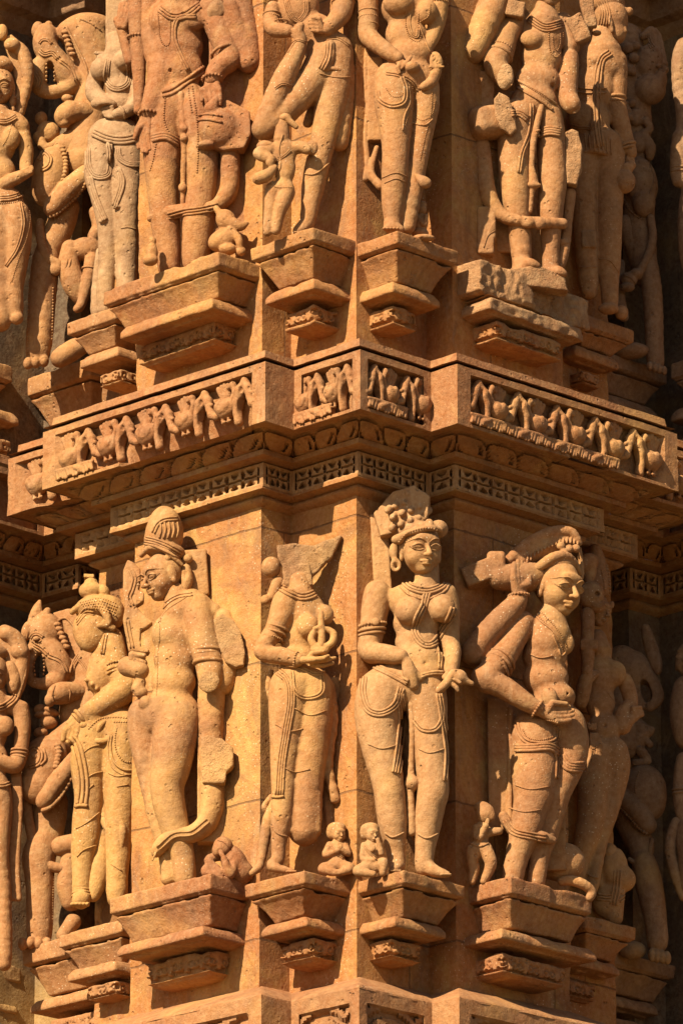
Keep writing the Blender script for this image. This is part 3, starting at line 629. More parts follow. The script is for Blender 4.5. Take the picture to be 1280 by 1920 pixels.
            if lids:
                for q in (-1, 1):
                    line([(q * .10, .06), (q * .24, .20), (q * .42, .23), (q * .70, .10)], .042)
                    line([(q * .10, .05), (q * .28, -.02), (q * .47, -.01), (q * .70, .09)], .032)
                    line([(q * .07, .30), (q * .22, .42), (q * .45, .46), (q * .78, .28)], .040)
                line([(-.30, -.50), (-.12, -.535), (0, -.55), (.12, -.535), (.30, -.50)], .014)
        def hit(x, y):
            dd = ray(x, y); dd = dd / np.linalg.norm(dd); r = bvh.ray_cast(Vector(CAMP), Vector(dd), 40)
            return (None, None) if r[0] is None else (np.array(r[0]), np.array(r[1]))
        for a in s.dr:
            if a[0] == 't':
                _, part, pts, r, n, st, gap, lift, taper = a; q = smooth_pts(pts, n); T = np.gradient(q, axis=0); T /= np.linalg.norm(T, axis=1)[:, None] + 1e-9; N = np.stack([-T[:, 1], T[:, 0]], 1)
                for k in range(st):
                    off_ = (k - (st - 1) / 2) * gap; run = []; last = None
                    def flush():
                        if len(run) > 2:
                            rr = r * (np.linspace(1, .35, len(run)) if taper else np.ones(len(run))); sp_(part).add(*tube(np.array(run), rr, 6))
                    for (x, y) in q + N * off_:
                        h, nn = hit(x, y)
                        if h is None or (last is not None and np.linalg.norm(h - last) > .045): flush(); run = []; last = h; 
                        if h is not None: run.append(h - ray(x, y) * 0 + (nn if nn @ ray(x, y) < 0 else -nn) * r * lift * .6); last = h
                    flush()
            elif a[0] == 'b':
                _, part, pts, r, sp, n = a; q = smooth_pts(pts, n); L = np.concatenate([[0], np.cumsum(np.linalg.norm(np.diff(q, axis=0), axis=1))])
                for t in np.arange(0, L[-1], sp):
                    x = np.interp(t, L, q[:, 0]); y = np.interp(t, L, q[:, 1]); h, nn = hit(x, y)
                    if h is not None: sp_(part).add(h + BV * r, BF)
            else:
                _, part, C, A, Rr, r, beads, el = a
                u = np.cross(A, [0.2, -1, .1]); u /= np.linalg.norm(u); v = np.cross(A, u); n = 26
                pp = np.array([C + Rr * (math.cos(t) * u * el + math.sin(t) * v) for t in np.linspace(0, 2 * math.pi, n + 1)])
                if beads:
                    m = max(8, int(2 * math.pi * Rr / (r * 1.9)))
                    for t in np.arange(m) / m * 2 * math.pi: sp_(part).add(C + Rr * (math.cos(t) * u * el + math.sin(t) * v) + BV * r, BF)
                else: sp_(part).add(*tube(pp, r, 7))
        root = thing(s.name, s.label, s.cat, root_loc, s.group)
        # body: one mesh
        Vm = []; Fm = []; o = 0
        for g in main: Vm.append(meshes[g][0]); Fm.append(meshes[g][1] + o); o += len(meshes[g][0])
        if main:
            Vm = np.concatenate(Vm); Fm = np.concatenate(Fm); me = mesh(Vm, Fm, org=root_loc); bo = link('body', me, MAT[s.mat], root)
            if fc.n:
                fo = Soup(); V2 = np.concatenate(fc.V); quads = [f for f in fc.F if len(f) == 4]; rest = [f for f in fc.F if len(f) != 4]
                allF = [tuple(int(i) for i in f) for f in Fm] + [tuple(i + len(Vm) for i in f) for f in fc.F]
                bpy.data.objects.remove(bo); me = mesh(np.concatenate([Vm, V2]), allF, org=root_loc); link('body', me, MAT[s.mat], root)
        for g in s.order:
            if g not in main: link_pieces(g, *meshes[g], MAT[s.Mt.get(g, s.mat)], root, root_loc)
        for p, so_ in soup.items():
            if p != 'body' and so_.n: link_pieces(p, np.concatenate(so_.V), so_.F, MAT[s.mat], root, root_loc)
        return root
# ------------------------------------------------------------------ lower row of statues
def crowned_goddess():
    f = Fig('goddess_statue', 'pale goddess statue with tall curled crown, right of the corner edge in the lower row', 'statue', 2, 'pale')
    f.e(781, 1130, 4, 52, 38, 30, k=14); f.e(779, 1118, 6, 60, 20, 26, k=14); f.e(780, 1170, 4, 43, 36, 27, k=14); f.e(781, 1205, 2, 40, 30, 27, k=14)
    f.e(785, 1236, -2, 46, 30, 30, k=14); f.e(755, 1288, 0, 70, 44, 38, roll=8, k=16); f.e(790, 1262, -2, 50, 30, 30, k=12)
    f.e(768, 1146, -26, 27, 27, 22, k=7); f.e(828, 1141, -20, 25, 27, 21, k=7); f.e(797, 1243, -33, 4, 4, 6, k=4, op=-1)
    f.l("800,1060,6,22 800,1100,6,24", k=10)
    f.l("715,1300,0,46 708,1350,-2,41 716,1410,-6,34 728,1475,-10,27 731,1500,-8,26 736,1545,-4,25 742,1600,0,15 744,1626,0,14", k=10)
    f.l("796,1300,4,40 802,1350,2,34 808,1420,-4,29 812,1478,-8,27 808,1505,-6,25 802,1545,0,23 796,1600,2,16 794,1628,2,15", k=10)
    f.l("745,1622,-2,13 738,1632,-18,9", k=6); f.l("796,1622,2,14 815,1634,-10,10 838,1640,-14,6", k=6)
    f.l("707,1112,8,25 702,1150,10,24 695,1195,6,21 692,1222,0,19 720,1226,-24,17 752,1231,-42,14", k=8)
    f.l("762,1240,-44,9 768,1262,-40,13 776,1285,-38,9", k=4); f.l("764,1250,-42,8 788,1272,-36,7", k=3)
    f.l("836,1114,10,20 842,1150,16,19 842,1200,14,17 848,1225,2,15 846,1258,-14,12", k=8)
    # right hand with a lotus bud
    f.hand((846, 1262, -16), (838, 1276, -26), (6, 6, 0), (22, 14, -6), (-6, 8, 8), th=((850, 1272, -32), (862, 1280, -34)), r=4)
    f.e(858, 1270, -24, 17, 15, 14, g='lotus_bud'); f.l("858,1270,-24,9 884,1282,-22,5", g='lotus_bud'); f.l("820,1296,-28,5 834,1284,-28,7 850,1262,-30,8", g='lotus_bud')
    # back slab, halo behind the crown, draperies standing free of the wall
    f.bx(714, 1045, 40, 17, 80, 22, g='back_slab', roll=-3); f.e(782, 1360, 50, 30, 230, 30, g='body', k=8)
    f.head(789, 1032, -6, 44, yaw=18, roll=-3, pitch=14, ears=True)
    # crown
    c = 'crown'
    f.e(784, 1000, 8, 46, 24, 40, g=c, roll=-6); f.e(756, 976, 16, 44, 34, 34, g=c, roll=-14, k=8); f.pl('700,966 736,929 776,920 806,944 800,985 742,1006 713,1010', 14, 30, g=c, slant=-.3); f.e(768, 946, 18, 34, 28, 30, g=c, k=8)
    f.e(822, 992, 0, 18, 17, 20, g=c, k=5)
    for i, (x, y) in enumerate([(742, 964), (759, 957), (776, 951), (793, 945), (740, 985), (757, 977), (775, 970), (792, 964), (747, 943), (764, 937), (781, 932), (733, 951), (770, 920), (803, 957)]):
        f.l([(x, y, -2, 8), (x - 6, y + 6, -24 + 8 * (y < 945), 6.5)], g=c, k=1.5)
    f.l("744,1012,-22,5 762,1000,-36,6 782,995,-44,6 806,990,-44,6 826,994,-32,5", g=c, k=2); f.e(804, 984, -42, 9, 12, 6, g=c, k=2); f.e(746, 1012, -24, 12, 8, 8, g=c)
    # ears and earrings
    f.e(738, 1034, 0, 9, 16, 9, g='earring'); f.e(742, 1060, -4, 11, 13, 7, g='earring'); f.e(742, 1060, -10, 5, 7, 8, g='earring', op=-1)
    # jewellery and folds
    f.d('necklace', "752,1086 772,1102 800,1108 826,1100 838,1088", 2.2, strands=3, gap=5); f.d('necklace', "742,1092 768,1116 800,1124 832,1110 842,1096", 1.8)
    f.d('scarf', "800,1112 794,1135 782,1160 778,1185 790,1205 805,1210 818,1200 830,1180 842,1160 850,1140", 2.2, strands=3, gap=5)
    f.d('scarf', "818,1205 824,1225 824,1255", 2, strands=2, gap=4)
    f.ring('armlet', (697, 1182, 6), (4, 30, 4), 25, 3); f.ring('armlet', (696, 1190, 6), (4, 30, 4), 24, 3); f.ring('armlet', (698, 1172, 7), (4, 30, 4), 25, 3.4, beads=True)
    f.e(704, 1166, -18, 8, 8, 4, g='armlet', k=2)
    f.d('girdle', "694,1246 720,1258 745,1270 765,1280", 2.4, strands=3, gap=4); f.d('girdle', "790,1268 812,1262 830,1262", 2.4, strands=2, gap=4)
    f.d('girdle', "682,1270 680,1300 690,1330 715,1338 740,1322 752,1290", 2, strands=3, gap=5); f.d('girdle', "776,1350 792,1368 815,1368 828,1345 826,1310", 2, strands=2, gap=5)
    f.d('sash', "748,1300 754,1340 750,1390 744,1440 742,1450", 2, strands=4, gap=4.5); f.d('sash', "822,1300 830,1350 838,1410 836,1465", 2, strands=3, gap=4.5)
    f.l("770,1300,-20,7 773,1370,-14,6 770,1450,-6,6 772,1470,-8,14 768,1480,-6,8 772,1560,-2,9", g='sash', k=4)
    f.d('anklet', "722,1562 736,1570 756,1562", 1.6); f.d('anklet', "784,1564 800,1572 820,1564", 1.6)
    for i in range(5):
        x = 676 + i * 5; f.l([(x + 18, 1250, 30, 3), (x, 1300, 34, 3.2), (x - 2 + i, 1380, 36, 3.2), (x + 6 + i, 1450, 36, 3.4), (x + 6 + 2.5 * i, 1492, 34, 4)], g='hanging_scarf', k=2)
    f.toes(741, 1634, -24, 18, 4, 3.6); f.toes(836, 1641, -20, 16, 6, 3.4); f.b('crown_beads', '748,1016 762,1000 784,992 806,990 822,996', 2.2, 5); f.d('garment_line', '690,1395 715,1404 742,1398', 1.2); f.d('garment_line', '786,1405 806,1412 834,1404', 1.2)
    return f.build(4)
crowned_goddess()
def headless_woman():
    f = Fig('headless_statue', 'headless woman statue holding up a ring shaped vessel, left of the corner edge', 'statue', 14, 'tan').use(440, 880, 2.3415)
    f.e(300, 640, 0, 100, 110, 70, roll=6, k=26); f.e(285, 740, 0, 88, 90, 62, k=26); f.e(280, 830, 0, 92, 60, 64, k=26); f.e(285, 950, 0, 118, 105, 84, k=30)
    f.e(322, 690, -58, 52, 56, 48, k=12); f.e(395, 640, -30, 40, 46, 36, k=24); f.l("280,500,10,52 290,600,0,70", k=20)
    f.l("225,580,-30,58 205,640,-40,52 180,700,-46,44 120,800,-50,34 200,818,-72,36 275,838,-92,30", k=14)
    f.l("245,960,-10,92 235,1080,-16,82 225,1200,-18,66 215,1320,-22,54 212,1430,-24,48 205,1540,-20,44 192,1660,-14,28 190,1720,-14,26", k=20)
    f.l("345,960,10,86 340,1100,10,84 325,1250,12,76 312,1400,14,72 305,1590,14,66", k=20); f.bx(308, 1520, 18, 64, 84, 44, k=24)
    f.l("200,1440,30,32 150,1540,40,28 130,1640,44,22 110,1740,40,18 75,1775,10,14", k=10)
    f.l("190,1715,-14,26 165,1745,-30,22 250,1765,-60,12", k=8)
    f.l("400,960,20,40 430,1100,30,24 410,1300,30,20 440,1450,34,22", k=14)
    f.hand((300, 838, -100), (350, 835, -116), (0, 0, 24), (60, -6, -6), (0, -18, 6), th=((340, 810, -120), (390, 800, -110)), r=11)
    f.l("340,860,-90,12 390,862,-84,11 430,852,-80,8", k=4, g='hands'); f.l("335,845,-110,12 400,838,-112,10 440,828,-104,7", k=4, g='hands')
    # ring vessel with upright stem
    f.l("380,790,-96,16 350,775,-96,16 335,745,-96,16 350,715,-96,15 380,705,-96,12 410,705,-96,13 435,725,-96,15 425,765,-96,16 380,790,-96,16", g='ring_vessel', k=4); f.l("380,770,-100,16 382,720,-104,15 378,660,-100,14 380,630,-98,10", g='ring_vessel', k=5); f.l("345,790,-96,14 380,800,-96,22 410,790,-96,10", g='ring_vessel', k=5); f.l("375,690,-112,10 350,700,-108,10", g='ring_vessel')
    # broken-away head and hair knot
    f.Mt['broken_head'] = 'broken'; g = 'broken_head'
    f.pl('188,350 240,338 345,332 462,290 470,296 432,378 372,448 346,470 330,512 205,520 216,455 186,400', 10, 26, g=g, slant=.15); f.pl('205,440 330,420 345,520 210,540', 20, 44, g=g)
    f.e(160, 430, 0, 44, 48, 44, g='hair_knot'); f.l("190,500,10,30 160,560,10,22", g='hair_knot'); f.e(135, 572, 0, 22, 22, 18, g='hair_knot')
    f.d('necklace', "205,520 250,545 300,560 350,545 375,510", 5, strands=3, gap=13)
    f.ring('armlet', (188, 700, -46), (-20, 60, 0), 47, 6); f.ring('armlet', (180, 722, -46), (-20, 60, 0), 45, 6); f.ring('armlet', (172, 744, -46), (-20, 60, 0), 40, 5, beads=True)
    f.ring('bangle', (270, 836, -88), (60, 8, -14), 33, 6, beads=True)
    f.d('girdle', "165,880 220,868 290,875 350,900 395,895", 4, strands=2, gap=9); f.d('girdle', "250,890 258,960 290,1000 350,1000 384,970 380,900", 4.2, strands=2, gap=11)
    f.d('sash', "185,880 235,930 245,1020 225,1150 205,1280 195,1430", 4, strands=4, gap=10); f.d('sash', "165,1438 190,1440 215,1436", 5)
    f.d('anklet', "165,1570 190,1600 232,1615", 3.5)
    for i in range(4): f.l([(425 + 8 * i, 920, 40, 7), (450 + 8 * i, 1040, 60, 7), (452 + 6 * i, 1180, 70, 7), (412 + 9 * i, 1320, 74, 8), (400 + 14 * i, 1440, 74, 9), (408 + 18 * i, 1560, 74, 10)], g='hanging_scarf', k=5)
    f.l("160,890,20,12 150,960,40,16 175,1050,50,14", g='belt_end'); f.l("160,1440,30,14 130,1480,30,12 140,1500,40,16", g='belt_end')
    f.toes(250, 1768, -74, 34, -10, 8)
    for t in ('180,1120 240,1150 300,1140', '200,1300 260,1330 330,1318', '262,1050 330,1080 400,1060'): f.d('garment_line', t, 2.6)
    return f.build(5)
def small_attendant(x, y, d, label, name, mir=1, pose=0, sc=1.0, Y0=0, mat='tan'):
    f = Fig(name, label, 'statue', Y0, mat).use(x, y, 2.3415 / sc); m = mir
    f.e(0, 0, 0, 36, 60, 30, k=12); f.e(0, 58, 0, 44, 36, 36, k=12); f.head(m * 6, -76, -6, 34, yaw=m * 25, pitch=12, ears=False, lids=False)
    f.e(-2, -104, 6, 40, 26, 34, g='head'); f.e(m * -22, -86, 14, 26, 34, 26, g='head')
    f.l([(0, -40, 0, 18), (0, -60, -2, 16)])
    if pose == 0:   # seated, hands at the chest
        f.l([(-m * 34, -30, -4, 15), (-m * 52, 14, -14, 14), (m * 4, -8, -36, 11)], k=5); f.l([(m * 34, -30, -4, 15), (m * 48, 10, -16, 13), (m * 6, -18, -38, 10)], k=5)
        f.l([(-m * 20, 66, -10, 26), (-m * 62, 76, -30, 22), (-m * 8, 92, -44, 16)], k=8); f.l([(m * 20, 66, -10, 26), (m * 58, 74, -30, 22), (m * 10, 92, -44, 15)], k=8)
    else:           # one knee raised, hand to the head
        f.l([(-m * 30, -30, -4, 15), (-m * 34, 30, -14, 14), (m * 20, 34, -34, 10)], k=5); f.l([(m * 32, -28, -4, 15), (m * 46, 6, -20, 13), (m * 30, -56, -28, 10)], k=5)
        f.l([(-m * 20, 66, -10, 28), (-m * 58, 84, -26, 20), (m * 10, 96, -40, 15)], k=8); f.l([(m * 20, 66, -10, 26), (m * 56, 44, -30, 20), (m * 52, 92, -30, 15)], k=8)
    f.d('scarf', [(-30, -30), (0, 6), (26, 30)], 3, strands=2, gap=7); f.hand((m * 4, -8, -36), (m * 10, -14, -40), (4, 4, 0), (8, -12, -2), (0, -4, 4), r=4.5)
    return f.build()
def cap_statue_arm_up():
    f = Fig('male_statue', 'four-armed male statue, forearm raised to a stone bar, in a fan-shaped cap', 'statue', 122, 'rose').use(820, 960, 2.5957); f.sh = .35; f.x0 = 1005
    f.e(530, 600, 0, 118, 110, 90, k=30); f.e(520, 700, 0, 108, 100, 80, k=30); f.e(525, 810, 0, 112, 90, 78, k=30); f.e(570, 900, -20, 100, 70, 74, k=26); f.e(515, 1010, 0, 118, 100, 92, k=30)
    f.e(520, 625, -62, 66, 62, 34, k=18); f.e(625, 640, -40, 40, 56, 34, k=18); f.l("560,480,0,60 550,540,0,80", k=24); f.e(628, 890, -80, 10, 12, 20, k=8, op=-1)
    f.l("470,1060,0,104 470,1180,0,108 470,1290,-10,104 468,1380,-16,92 450,1460,-18,78 425,1560,-10,70 395,1650,0,56 372,1740,0,48 360,1800,0,46", k=26)
    f.l("620,1040,10,100 640,1150,14,92 625,1250,10,76 590,1340,0,66 560,1440,4,60 530,1560,14,56 495,1680,20,44 480,1800,20,44", k=24)
    # front arm: upper arm to elbow, forearm across
    f.l("415,540,-10,58 360,640,-30,58 300,730,-50,64 240,800,-70,58 230,815,-74,56 330,860,-100,52 420,920,-124,42 490,960,-136,34", k=18)
    f.l("200,800,-70,30 240,830,-80,50", k=14)
    # rear arm: forearm raised to the bar
    f.l("400,560,30,50 250,660,10,52 170,690,-10,54 230,610,-20,58 310,520,-34,56 370,460,-44,50 395,420,-50,42", k=16)
    f.hand((398, 405, -54), (395, 320, -66), (26, 0, 10), (0, -70, 20), (10, -20, 36), th=((440, 350, -70), (450, 290, -64)), r=16)
    f.hand((495, 962, -140), (570, 990, -146), (8, 30, 0), (84, -2, 6), (14, -22, -6), th=((560, 930, -164), (625, 935, -160)), r=14)
    f.e(545, 905, -110, 40, 56, 34, g='gourd', roll=-14)
    f.bx(215, 305, 60, 95, 52, 70, g='stone_bar', roll=-22, rr=10); f.bx(285, 270, 30, 46, 70, 60, g='stone_bar', roll=0, rr=22); f.l("300,320,10,60 400,320,0,72 460,315,0,70", g='stone_bar', k=10)
    f.head(588, 378, -14, 124, yaw=42, roll=2, pitch=15, male=True)
    c = 'cap'
    f.e(560, 275, 10, 118, 52, 100, g=c, roll=-10, k=16); f.l("490,270,-60,22 560,225,-84,26 620,215,-80,24 665,250,-50,20 690,300,-20,12", g=c, k=8)
    f.l("345,235,30,26 430,165,20,30 520,115,0,32 600,95,-10,30 655,105,-20,24 688,150,-20,18", g='cap_crest', k=10); f.l("400,240,40,40 500,180,30,56 600,150,20,44 660,160,10,24", g='cap_crest', k=20)
    for i in range(15):
        t = i / 14; x = 440 + 245 * t; y = 205 - 95 * math.sin(t * 2.0); f.l([(x, y, -16, 5), (x - 4, y + 40, -44, 6)], g='cap_crest', k=2)
    for x, y in ((600, 165), (640, 180), (672, 178), (615, 195)): f.e(x, y, -62, 22, 22, 20, g=c, k=3)
    f.l("690,180,10,12 700,300,10,14 690,340,10,8", g=c)
    f.d('necklace', "440,470 500,530 560,580 600,640 620,680 600,700 585,660 560,600", 4, strands=1); f.b('necklace', "455,470 520,540 575,600 605,660 622,690 603,705 588,670", 5, 10); f.b('necklace', "480,465 545,530 595,590 630,660", 5, 10)
    f.ring('armlet', (312, 722, -48), (-60, 70, -20), 68, 9); f.ring('armlet', (298, 745, -52), (-60, 70, -20), 68, 9); f.ring('armlet', (285, 765, -56), (-60, 70, -20), 66, 8)
    f.ring('bangle', (485, 958, -134), (60, 40, -14), 42, 8, beads=True); f.ring('bangle', (395, 408, -52), (6, 80, 0), 48, 8, beads=True)
    f.d('girdle', "385,1030 400,1080 440,1120 520,1130 575,1110 590,1060", 5, strands=2, gap=14); f.b('girdle', "415,1060 440,1100 500,1110 560,1095", 4, 9)
    f.d('girdle', "380,1150 460,1150 540,1145 590,1170", 7, strands=3, gap=13); f.d('girdle', "600,1190 640,1240 710,1240", 7, strands=4, gap=13); f.d('sash', "560,1150 580,1200 578,1300", 6, strands=2, gap=12)
    f.l("620,980,-60,30 650,1050,-60,36 690,1090,-50,26", g='sash'); f.l("320,1480,20,24 360,1550,10,26 420,1575,-20,26 500,1580,-60,26 560,1600,-60,20", g='looped_scarf', k=12); f.d('looped_scarf', "330,1500 370,1555 440,1575 530,1590", 4, strands=3, gap=14)
    f.bx(300, 1240, 120, 56, 330, 60, g='back_slab', rr=6); f.l("355,960,40,14 352,1200,40,14 350,1500,40,14", g='back_slab', k=2); f.bx(560, 1500, 110, 60, 260, 40, g='back_slab')
    f.l("350,1790,-30,30 390,1812,-50,22", k=8)
    f.d('garment_line', '380,1330 450,1350 540,1338', 3); f.d('garment_line', '345,1440 420,1460 500,1450', 3); f.b('girdle', '385,1020 450,1010 540,1015 590,1030', 5, 10); f.d('chest_line', '445,690 500,710 560,700', 3)
    return f.build(6)
def standing_child():
    f = Fig('child_statue', 'small standing child figure at the knee of the statue holding the bar', 'statue', 76, 'tan').use(820, 960, 2.5957)
    f.e(215, 1560, 0, 40, 60, 30, k=14, roll=8); f.e(208, 1640, 0, 56, 46, 40, k=16); f.e(232, 1470, -4, 46, 50, 40, k=10, g='head'); f.e(215, 1440, 0, 40, 30, 34, g='head'); f.e(262, 1480, -20, 18, 24, 14, g='head')
    f.l("190,1540,-6,22 200,1590,-30,20 235,1530,-44,16", k=6); f.l("250,1560,-4,22 300,1555,-10,18", k=6)
    f.l("175,1650,0,36 170,1700,0,27 178,1740,6,24 168,1800,0,17", k=10); f.l("235,1650,-6,34 258,1700,-16,27 255,1735,-8,24 225,1800,0,17", k=10)
    f.hand((235, 1530, -44), (240, 1515, -46), (5, 3, 0), (6, -18, 2), (4, -6, 4), r=5); f.d('waistband', "160,1615 205,1628 255,1612", 4)
    return f.build()
def round_pot():
    f = Fig('round_pot', 'round bulging pot with a curled handle by the feet on the thick pink bracket', 'pot', 190, 'tan').use(820, 960, 2.5957)
    f.e(615, 1705, 0, 102, 95, 80, g='pot', k=10); f.l("520,1745,10,40 600,1760,0,40", g='pot', k=20)
    f.l("605,1800,-40,22 650,1795,-56,24 710,1815,-50,25 750,1850,-30,22 740,1880,-40,20", g='handle', k=6)
    return f.build()
def crowned_male():
    f = Fig('male_statue', 'male statue in profile with a tall ribbed crown and a broken arm, lower row', 'statue', 150, 'rose').use(0, 1040, 2.6667); f.sh = -.35; f.x0 = 320
    f.e(880, 400, 0, 122, 120, 86, k=30); f.e(875, 520, 0, 106, 110, 76, k=30); f.e(868, 640, 0, 110, 100, 78, k=30); f.e(850, 800, 0, 150, 130, 96, k=36); f.l("880,200,0,62 900,290,0,84", k=30); f.e(830, 400, -50, 60, 55, 44, k=24)
    f.l("890,830,-6,112 870,960,-16,104 850,1080,-26,92 835,1170,-34,78 855,1290,-24,72 890,1420,-10,62 915,1520,0,54 925,1620,0,52", k=24)
    f.l("730,800,10,90 720,900,16,76 735,1030,16,62 760,1180,16,50 790,1320,14,48 830,1460,14,42 845,1620,10,40", k=20)
    f.e(735, 745, -74, 42, 40, 40, k=8); f.e(705, 690, -60, 34, 30, 30, k=8)
    f.l("985,260,-10,72 1005,380,-20,74 1030,480,-26,72 1050,570,-34,66 1048,625,-60,56", k=20); f.l("960,250,0,80 1060,290,20,50", k=20)
    f.Mt['broken_arm'] = 'broken'; f.pl('1070,330 1110,305 1165,335 1205,400 1226,500 1218,560 1180,572 1130,545 1092,470', -30, 26, g='broken_arm', slant=-.4); f.e(1045, 635, -108, 54, 60, 14, g='broken_arm', k=6, roll=10); f.pl('1010,922 1050,912 1110,930 1165,968 1160,1060 1130,1092 1120,1148 1012,1150', -30, 26, g='broken_arm', slant=-.3)
    f.l("1110,330,44,60 1160,450,44,66 1110,640,30,70", k=10)
    f.l("640,560,-40,52 700,580,-60,46", k=10); f.hand((650, 560, -50), (680, 545, -76), (4, 34, 0), (60, 6, 10), (-20, 10, 40), th=((660, 500, -80), (720, 505, -84)), r=15)
    f.l("700,640,-50,30 690,670,-60,34", k=8)
    # attribute in the left hand: hooked flower stalk
    f.use(230, 930, 5.053); g = 'flower_stalk'
    f.pl("50,622 110,650 168,705 172,790 150,905 205,930 200,1010 120,1060 180,1115 285,1205 240,1250 175,1290 165,1390 255,1470 240,1500 60,1490 5,1200 25,1060 5,900 8,720", -60, 60, g=g, slant=-.2)
    f.bx(205, 1370, -120, 34, 62, 200, g=g, k=5, op=-1, roll=6);
    f.d(g, "75,700 110,780 90,880 60,960 90,1040", 9, strands=2, gap=30); f.d(g, "40,1180 60,1300 90,1440", 8, strands=2, gap=30); f.use(0, 1040, 2.6667)
    # column of scarf at the right, its loop across the shins
    f.l("1060,690,20,70 1055,860,20,60 1055,1080,20,58 1060,1250,14,56 1030,1350,0,48 960,1400,-30,40 880,1410,-50,36 820,1440,-56,34 780,1490,-50,26", g='looped_scarf', k=20)
    f.bx(1060, 900, 60, 70, 560, 40, g='back_slab'); f.d('looped_scarf', "1040,1330 960,1392 870,1405 790,1470", 4, strands=2, gap=20)
    for i in range(5): f.l([(775 + i * 10, 1500 - i * 16, -78, 6), (762 + i * 8, 1530 - i * 18, -80, 6)], g='looped_scarf', k=2)
    f.head(812, 120, -20, 106, yaw=-62, roll=-6, pitch=12, male=True)
    f.use(230, 930, 5.053); c = 'crown'; f.bx(690, 740, 130, 120, 230, 60, g='back_slab', roll=-4, rr=20)
    f.e(400, 520, 20, 205, 100, 180, g=c, k=30, roll=14); f.e(385, 420, 20, 180, 80, 160, g=c, k=30); f.l("390,400,20,180 400,300,20,165 395,220,20,120 385,190,20,80", g=c, k=30)
    f.l("180,560,-60,26 260,490,-150,28 360,500,-170,26 460,560,-150,24 560,650,-80,20", g=c, k=10)
    f.d('crown_band', "215,420 300,440 420,490 550,560", 8, strands=4, gap=24); f.d('crown_band', "290,350 330,270 400,225 520,215", 9, strands=2, gap=26)
    for x in (345, 385, 425, 465, 505): f.d('crown_band', [(x + 10, 250), (x + 20, 320), (x, 400)], 8)
    f.e(420, 590, -150, 36, 36, 26, g=c, k=8); f.e(620, 590, 0, 44, 46, 40, g='earring', k=6); f.l("600,690,0,46 610,800,0,56 590,880,0,48", g='earring', k=10); f.e(590, 740, -60, 22, 50, 20, g='earring', op=-1)
    f.d('necklace', "660,930 500,960 380,1060 330,1200", 7, strands=2, gap=26); f.b('necklace', "600,960 420,1080 360,1180 350,1300 335,1500 330,1700 320,1900", 8, 15)
    f.ring('armlet', (800, 1470, -60), (0, 100, 0), 125, 20); f.ring('armlet', (800, 1510, -60), (0, 100, 0), 125, 16); f.ring('armlet', (810, 1580, -70), (0, 100, 0), 128, 24)
    return f.build(7)
def crouching_attendant():
    f = Fig('crouching_attendant', 'small crouching figure leaning its head on its hand beside the broken-armed male', 'statue', 70, 'red').use(0, 1040, 2.6667)
    f.e(1170, 1540, 0, 62, 90, 60, roll=-22, k=20); f.e(1200, 1590, 10, 70, 60, 60, k=20); f.e(1115, 1465, -20, 50, 54, 50, g='head'); f.e(1090, 1480, -40, 30, 36, 30, g='head')
    f.l("1090,1510,-10,24 1040,1530,-30,20 1100,1590,-50,22", k=8); f.l("1180,1510,-30,22 1150,1600,-64,24 1120,1520,-70,16", k=8); f.l("1050,1560,-30,26 1030,1590,-40,22 1100,1610,-50,20", k=10)
    f.hand((1120, 1520, -70), (1108, 1500, -70), (7, 3, 0), (-6, -22, 4), (-4, -8, 6), r=6)
    f.d('head', "1090,1430 1120,1440 1150,1470", 3); return f.build()
